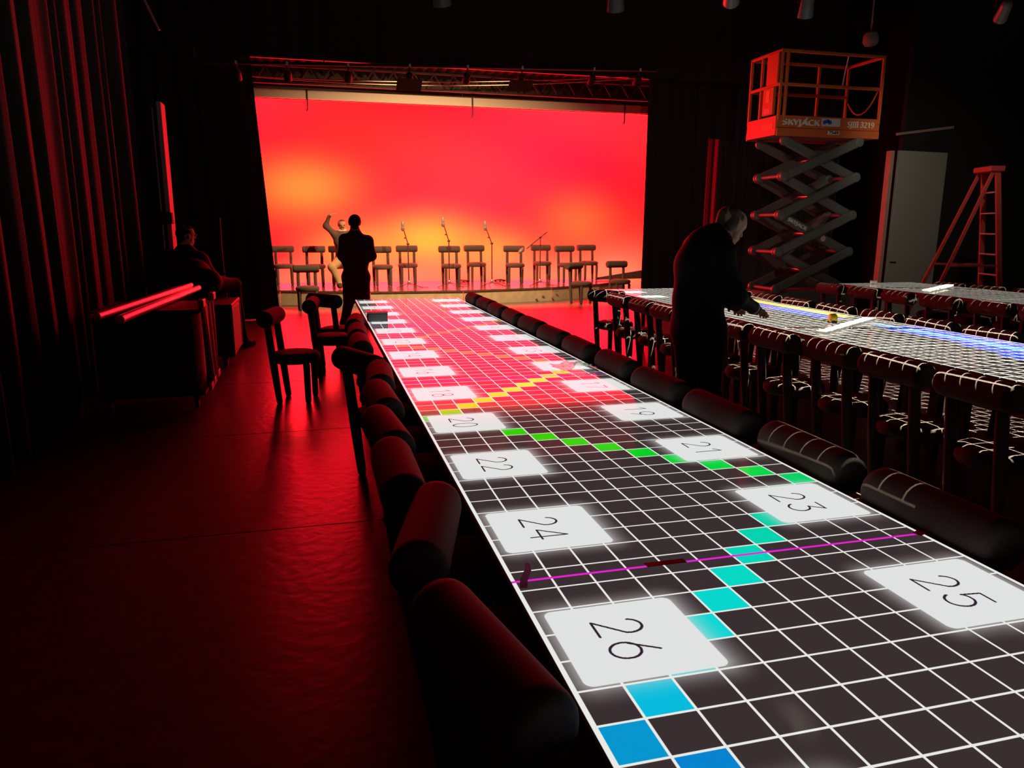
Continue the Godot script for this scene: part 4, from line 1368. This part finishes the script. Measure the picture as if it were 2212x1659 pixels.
	kr = Vector3(-1.44, 0.85, -8.62)
	kl = Vector3(-1.66, 0.85, -8.66)
	ar = Vector3(-1.40, 0.10, -8.92)
	al = Vector3(-1.66, 0.10, -8.9)
	var coat := Color(0.022, 0.017, 0.03)
	body = [
		[pel + Vector3(0.12, 0, 0), pel - Vector3(0.12, 0, 0), 0.15, 0.15, trou], [pel, lum, 0.18, 0.19, coat], [lum + Vector3(0.07, 0, 0), lum - Vector3(0.07, 0, 0), 0.18, 0.18, coat], [lum, che, 0.19, 0.19, coat],
		[che + Vector3(0.08, 0, 0), che - Vector3(0.08, 0, 0), 0.17, 0.17, coat], [che, upc, 0.18, 0.14, coat], [upc, shr, 0.11, 0.09, coat], [upc, shl, 0.11, 0.09, coat], [upc, nek, 0.11, 0.075, coat], [nek, hd, 0.065, 0.06, skin],
		[shr, elr, 0.085, 0.062, coat], [elr, wrr, 0.06, 0.042, coat], [shl, ell, 0.085, 0.062, coat], [ell, wrl, 0.06, 0.042, coat],
		[pel + Vector3(0.1, 0, -0.02), kr, 0.11, 0.075, trou], [kr, ar, 0.07, 0.05, trou], [pel + Vector3(-0.1, 0, -0.02), kl, 0.11, 0.075, trou], [kl, al, 0.07, 0.05, trou],
	]
	body += shoe_bones(Vector3(ar.x - 0.03, 0, ar.z + 0.04), Vector3(ar.x + 0.11, 0, ar.z - 0.14), shoe) + shoe_bones(Vector3(al.x, 0, al.z + 0.04), Vector3(al.x + 0.03, 0, al.z - 0.2), shoe)
	fw = Vector3(0.78, 0.04, -0.62).normalized()
	hb = head_bones(hd, fw, Vector3.UP, 0.125, skin, Color(0.02, 0.015, 0.013))
	hand = hand_bones(wrr, Vector3(0.3, -0.2, -0.3), Vector3(0, 1, 0), skin, 0.7, 1.0)
	var sit := person("seated person in a dark jacket and glasses on the road case, watching the stage", Vector3(-1.8, 0, -8.12), body, hb, [hand])
	mb = MB.new()
	var rr := fw.cross(Vector3.UP).normalized()
	for sg in [-1.0, 1.0]:
		var ctr: Vector3 = hd + fw * 0.105 + rr * 0.033 * sg + Vector3(0, 0.008, 0)
		var ring := []
		for i in 17:
			var an := TAU * i / 16
			ring.append(ctr + rr * cos(an) * 0.026 + Vector3.UP * sin(an) * 0.02 - Vector3(-1.8, 0, -8.12))
		mb.tube(ring, 0.003, 6)
		mb.tube([ctr + rr * 0.026 * sg - Vector3(-1.8, 0, -8.12), ctr + rr * 0.05 * sg - fw * 0.11 - Vector3(-1.8, 0, -8.12)], 0.003, 6)
	put("glasses", mb.done(), M.chrome, sit)

	# --- standing person, back to us, before the stage
	var Z := -10.55
	var q := func(x: float, y: float, dz := 0.0) -> Vector3: return on_z(x, y, Z + dz)
	pel = q.call(769, 598); lum = q.call(768, 568); che = q.call(768, 540); upc = q.call(768, 520); nek = q.call(767, 504); hd = q.call(766, 482)
	shl = q.call(745, 518); shr = q.call(794, 521)
	ell = q.call(739, 553, 0.0); wrl = q.call(750, 572, -0.25)
	elr = q.call(803, 553, 0.0); wrr = q.call(788, 568, -0.27)
	var suit := Color(0.075, 0.045, 0.05)
	ar = Vector3(pel.x + 0.14, 0.09, Z - 0.1); al = Vector3(-0.03, 0.09, Z + 0.02)
	kr = Vector3(pel.x + 0.11, 0.47, Z - 0.06); kl = Vector3(pel.x - 0.11, 0.47, Z - 0.02)
	body = [
		[pel + Vector3(0.07, 0, 0), pel - Vector3(0.07, 0, 0), 0.14, 0.14, suit], [pel, lum, 0.15, 0.15, suit], [lum + Vector3(0.07, 0, 0), lum - Vector3(0.07, 0, 0), 0.13, 0.13, suit], [lum, che, 0.15, 0.155, suit], [che + Vector3(0.1, 0, 0), che - Vector3(0.1, 0, 0), 0.13, 0.13, suit],
		[che, upc, 0.15, 0.12, suit], [upc, shl, 0.10, 0.08, suit], [upc, shr, 0.10, 0.08, suit], [upc, nek, 0.10, 0.075, suit], [nek, hd, 0.066, 0.06, skin],
		[shl, ell, 0.082, 0.062, suit], [ell, wrl, 0.06, 0.042, suit], [shr, elr, 0.082, 0.066, suit], [elr, wrr, 0.064, 0.045, suit],
		[pel + Vector3(0.09, -0.02, 0), kr, 0.125, 0.085, suit], [kr, ar, 0.085, 0.065, suit], [pel + Vector3(-0.09, -0.02, 0), kl, 0.125, 0.085, suit], [kl, al, 0.085, 0.065, suit],
		[pel + Vector3(0.07, -0.22, 0), pel + Vector3(-0.07, -0.22, 0), 0.125, 0.125, suit],
	]
	body += shoe_bones(Vector3(al.x, 0, al.z + 0.06), Vector3(al.x - 0.03, 0, al.z - 0.16), shoe) + shoe_bones(Vector3(ar.x, 0, ar.z + 0.06), Vector3(ar.x + 0.03, 0, ar.z - 0.16), shoe)
	hb = head_bones(hd, Vector3(-0.05, 0, -1), Vector3.UP, 0.13, skin, Color(0.03, 0.02, 0.018))
	person("standing person in dark clothes seen from behind, facing the stage", Vector3(pel.x, 0, Z), body, hb, [hand_bones(wrl, Vector3(0.6, 0, -0.4), Vector3(0, 0.3, -1), skin, 0.9, 1.0), hand_bones(wrr, Vector3(-0.6, 0.1, -0.4), Vector3(0, 0.3, -1), skin, 0.9, -1.0)])

	# --- person on the stage with a raised arm
	Z = -14.75
	q = func(x: float, y: float, dz := 0.0) -> Vector3: return on_z(x, y, -14.75 + dz)
	pel = q.call(741, 566, -0.1); lum = q.call(740, 545, -0.06); che = q.call(740, 522, -0.02); upc = q.call(740, 510); nek = q.call(740, 501); hd = q.call(739, 487)
	shr = q.call(725, 508); shl = q.call(757, 508)
	elr = q.call(704, 488, 0.05); wrr = q.call(711, 467, 0.12)
	ell = q.call(762, 535, 0.05); wrl = q.call(755, 555, 0.2)
	kr = q.call(717, 577, 0.34); ar = q.call(734, 611, 0.3)
	kl = q.call(757, 577, 0.36); al = q.call(756, 611, 0.32)
	ar.y = 0.41; al.y = 0.41
	var grey := Color(0.07, 0.05, 0.045)
	var tan := Color(0.3, 0.22, 0.13)
	body = [
		[pel + Vector3(0.07, 0, 0), pel - Vector3(0.07, 0, 0), 0.125, 0.125, tan], [pel + Vector3(0, 0.08, 0), lum, 0.13, 0.13, grey], [lum, che, 0.135, 0.135, grey], [che + Vector3(0.06, 0, 0), che - Vector3(0.06, 0, 0), 0.12, 0.12, grey],
		[che, upc, 0.13, 0.1, grey], [upc, shr, 0.09, 0.075, grey], [upc, shl, 0.09, 0.075, grey], [upc, nek, 0.085, 0.06, grey], [nek, hd, 0.058, 0.055, skin],
		[shr, elr, 0.07, 0.055, grey], [elr, wrr, 0.053, 0.036, grey], [shl, ell, 0.07, 0.055, grey], [ell, wrl, 0.053, 0.036, grey],
		[pel + Vector3(-0.09, 0, 0.02), kr, 0.105, 0.075, tan], [kr, ar, 0.074, 0.056, tan], [pel + Vector3(0.09, 0, 0.02), kl, 0.105, 0.075, tan], [kl, al, 0.074, 0.056, tan],
	]
	for s in [ar, al]:
		body += shoe_bones(Vector3(s.x, 0.315, s.z - 0.05), Vector3(s.x, 0.315, s.z + 0.16), Color(0.05, 0.035, 0.03))
	hb = head_bones(hd, Vector3(0.05, -0.02, 1), Vector3.UP, 0.118, Color(0.26, 0.15, 0.11), Color(0.05, 0.025, 0.02), false, true)
	person("person in a grey jumper and tan trousers on a stage chair with one arm raised", Vector3(pel.x, 0.3, pel.z), body, hb, [hand_bones(wrr, Vector3(0.85, 0.35, 0.2), Vector3(-0.3, 0.9, 0.1), Color(0.26, 0.15, 0.11), 0.15, 1.0), hand_bones(wrl, Vector3(-0.2, -0.5, 0.6), Vector3(0, 0.6, 0.5), skin, 0.6, 1.0)])
func shifted(a: PackedVector3Array, d: Vector3) -> PackedVector3Array:
	for i in a.size(): a[i] += d
	return a

# ------------------------------------------------------------------ small things
func mic_stand(label: String, base: Vector3, head: Vector3, hang: bool) -> void:
	var t := thing("microphone_stand", label, "microphone stand", base)
	var m := MB.new()
	for k in 3:
		var an := TAU * k / 3.0 + 0.5
		m = MB.new(); m.rod(Vector3(0, 0.10, 0), Vector3(cos(an) * 0.32, 0.008, sin(an) * 0.26), 0.008); put("leg", m.done(), M.black, t)
	m = MB.new(); m.lathe(Vector3(0, 0.06, 0), Vector3.UP, [Vector2(0, 0.0001), Vector2(0, 0.028), Vector2(0.05, 0.034), Vector2(0.09, 0.018), Vector2(0.09, 0.0001)], 12); put("hub", m.done(), M.chrome, t)
	var h := head - base
	var bend := Vector3(0, minf(h.y * 0.72, 1.02), 0)
	if hang: bend = Vector3(0.0, 1.05, 0)
	m = MB.new(); m.rod(Vector3(0, 0.1, 0), bend, 0.014); put("pole", m.done(), M.black, t)
	m = MB.new(); m.rod(bend - Vector3(0.03, 0, 0), bend + Vector3(0.03, 0, 0), 0.02); put("clutch", m.done(), M.black, t)
	var cap := MB.new()
	if hang:
		m = MB.new(); m.rod(bend + (bend - h) * 0.42, h + (bend - h) * 0.12, 0.014); put("boom", m.done(), M.black, t)
		cap.lathe(h + Vector3(-0.02, 0.04, 0), Vector3(-0.7, -0.6, 0.1), [Vector2(0, 0.0001), Vector2(0, 0.03), Vector2(0.06, 0.045), Vector2(0.12, 0.04), Vector2(0.17, 0.0001)], 14)
	else:
		m = MB.new(); m.rod(bend, h, 0.012); put("boom", m.done(), M.black, t)
		m = MB.new(); m.box(bend.lerp(h, 0.35) + Vector3(-0.02, 0, 0.01), Vector3(0.05, 0.03, 0.03), 0.004); put("clip", m.done(), M.black, t)
		cap.lathe(h - Vector3(0, 0.09, 0), Vector3.UP, [Vector2(0, 0.0001), Vector2(0, 0.02), Vector2(0.05, 0.045), Vector2(0.075, 0.03), Vector2(0.10, 0.034), Vector2(0.19, 0.031), Vector2(0.21, 0.0001)], 14)
	put("microphone", cap.done(), M.grey, t)
	var c := MB.new()
	c.tube([Vector3(0.0, 0.1, 0.01), Vector3(0.1, 0.02, 0.05), Vector3(0.25, 0.008, -0.05), Vector3(0.42, 0.008, 0.02)], 0.005, 6)
	put("cable", c.done(), M.black, t)
func build_small_things() -> void:
	var z := -14.45
	mic_stand("upright microphone stand before the stage chair beside the standing man", Vector3(1.47, 0.3, z), on_z(870, 490, z), false)
	mic_stand("leaning microphone stand, tallest of the upright ones", Vector3(2.34, 0.3, z), on_z(957, 481, z), false)
	mic_stand("upright microphone stand between two stage chairs", Vector3(3.28, 0.3, z), on_z(1048, 489, z), false)
	mic_stand("microphone stand with a boom and its microphone hanging down", Vector3(4.36, 0.3, z + 0.05), on_z(1133, 541, z + 0.05), true)
	for c in [[985, 605, 0.14, "behind the leaning microphone stand"], [1072, 607, 0.12, "beside the hanging microphone"]]:
		var p := on_y(c[0], c[1], 0.3)
		var m := MB.new()
		for k in 3:
			var ring := []
			for i in 21:
				var an := TAU * i / 20.0
				ring.append(Vector3(p.x + cos(an + k) * c[2] * (1.0 + 0.1 * k), 0.318 + 0.016 * k + 0.01 * sin(an * 2 + k), -15.6 + sin(an + k) * c[2] * 0.8))
			m.tube(ring, 0.008, 6)
		tag(put("cable_coil", m.done(), M.black), "coil of black cable on the stage, " + c[3], "cable")
	# dark box on the numbered table
	var b := thing("tape_roll_box", "dark grey flat box near place eight of the numbered table", "box", Vector3(0.09, 0.75, -5.3))
	var m := MB.new(); m.box(Vector3(0, 0.04, 0), Vector3(0.18, 0.078, 0.12), 0.008); put("body", m.done(), M.grey, b)
	m = MB.new(); m.box(Vector3(0, 0.083, 0), Vector3(0.185, 0.012, 0.125), 0.004); put("lid", m.done(), mat(lin(0.25, 0.25, 0.26), 0.3), b)
	# plastic film by place 15
	m = MB.new()
	var rows := []
	var nz := FastNoiseLite.new()
	nz.seed = 3; nz.frequency = 9.0
	for i in 12:
		var row := []
		for j in 16:
			var x := 0.95 + 0.24 * j / 15.0
			var zz := -2.88 + 0.24 * i / 11.0 + 0.04 * sin(j * 0.6)
			row.append(Vector3(x, 0.756 + 0.022 * absf(nz.get_noise_2d(x, zz)) + 0.035 * exp(-pow((x - 1.07) * 22.0, 2)) * smoothstep(4, 10, i), zz))
		rows.append(row)
	m.sheet(rows)
	var film := mat(lin(0.7, 0.72, 0.75), 0.12)
	film.transparency = BaseMaterial3D.TRANSPARENCY_ALPHA
	film.albedo_color.a = 0.45
	tag(put("plastic_film", m.done(), film), "crumpled clear plastic film lying by place fifteen", "film")
	# tape on the joint, and its loose end
	m = MB.new(); m.box(Vector3(0.41, 0.7512, -0.155), Vector3(0.11, 0.0012, 0.022)); tag(put("tape_strip", m.done(), mat(lin(0.06, 0.01, 0.015), 0.4)), "short dark strip of tape on the magenta joint line", "tape")
	m = MB.new()
	m.sheet([[Vector3(0.012, 0.751, -0.115), Vector3(0.03, 0.751, -0.113)], [Vector3(0.016, 0.765, -0.13), Vector3(0.034, 0.763, -0.126)], [Vector3(0.03, 0.785, -0.14), Vector3(0.046, 0.782, -0.136)], [Vector3(0.034, 0.80, -0.147), Vector3(0.044, 0.797, -0.145)]])
	tag(put("tape_end", m.done(), M.magenta), "pink loose tape end curling up at the magenta line's start", "tape")
	m = MB.new(); m.box(Vector3(1.19, 0.752, -0.15), Vector3(0.03, 0.002, 0.025), 0.0, Basis(Vector3.UP, 0.4)); tag(put("tape_tab", m.done(), M.magenta), "pink tape tab at the magenta line's finish on the chair side", "tape")
	# tape measure and blade
	var tm := on_y(1797, 697, 0.80)
	var t := thing("tape_measure", "yellow and black tape measure standing on the second grid table", "tape measure", tm)
	m = MB.new(); m.lathe(Vector3(-0.028, 0.04, 0.0), Vector3(1, 0, 0.2), [Vector2(0, 0.0001), Vector2(0, 0.032), Vector2(0.008, 0.038), Vector2(0.048, 0.038), Vector2(0.056, 0.032), Vector2(0.056, 0.0001)], 20); put("case", m.done(), M.yellow, t)
	m = MB.new(); m.box(Vector3(0, 0.012, 0.005), Vector3(0.055, 0.024, 0.07), 0.006); put("foot", m.done(), M.black, t)
	m = MB.new(); m.box(Vector3(0.005, 0.042, 0.036), Vector3(0.024, 0.026, 0.006), 0.003); put("badge", m.done(), M.white, t)
	m = MB.new()
	var hp := on_d(1652, 676, 5.2) - tm
	m.beam(Vector3(0, 0.014, 0), hp, 0.022, 0.0012)
	put("blade", m.done(), M.yellow, t)
	# foam strips
	for s in [[3.22, -3.30, 4.2, -3.95, 0.80, "second grid table, slanting by the tape measure"], [3.2, -3.72, 4.25, -3.42, 0.80, "second grid table, the lower one of a cross"], [6.75, -6.05, 7.75, -6.7, 0.82, "table by the stepladder, the slanting one"], [6.75, -6.75, 7.75, -6.2, 0.82, "table by the stepladder, the lower one of a cross"]]:
		m = MB.new()
		var low: bool = s[5].contains("lower")
		m.beam(Vector3(s[0], s[4] + (0.004 if low else 0.02), s[1]), Vector3(s[2], s[4] + (0.004 if low else 0.02), s[3]), 0.035 if low else 0.085, 0.006 if low else 0.022, Vector3.UP, 0.001)
		tag(put("foam_strip", m.done(), M.paper), "white foam strip lying across the " + s[5], "strip")
	m = MB.new()
	m.lathe(Vector3(7.05, 0.822, -7.3), Vector3.UP, [Vector2(0, 0.0001), Vector2(0, 0.045), Vector2(0.05, 0.045), Vector2(0.05, 0.035), Vector2(0.01, 0.035), Vector2(0.01, 0.0001)], 18)
	tag(put("tape_roll", m.done(), M.white), "small white roll of tape on the table by the stepladder", "tape")
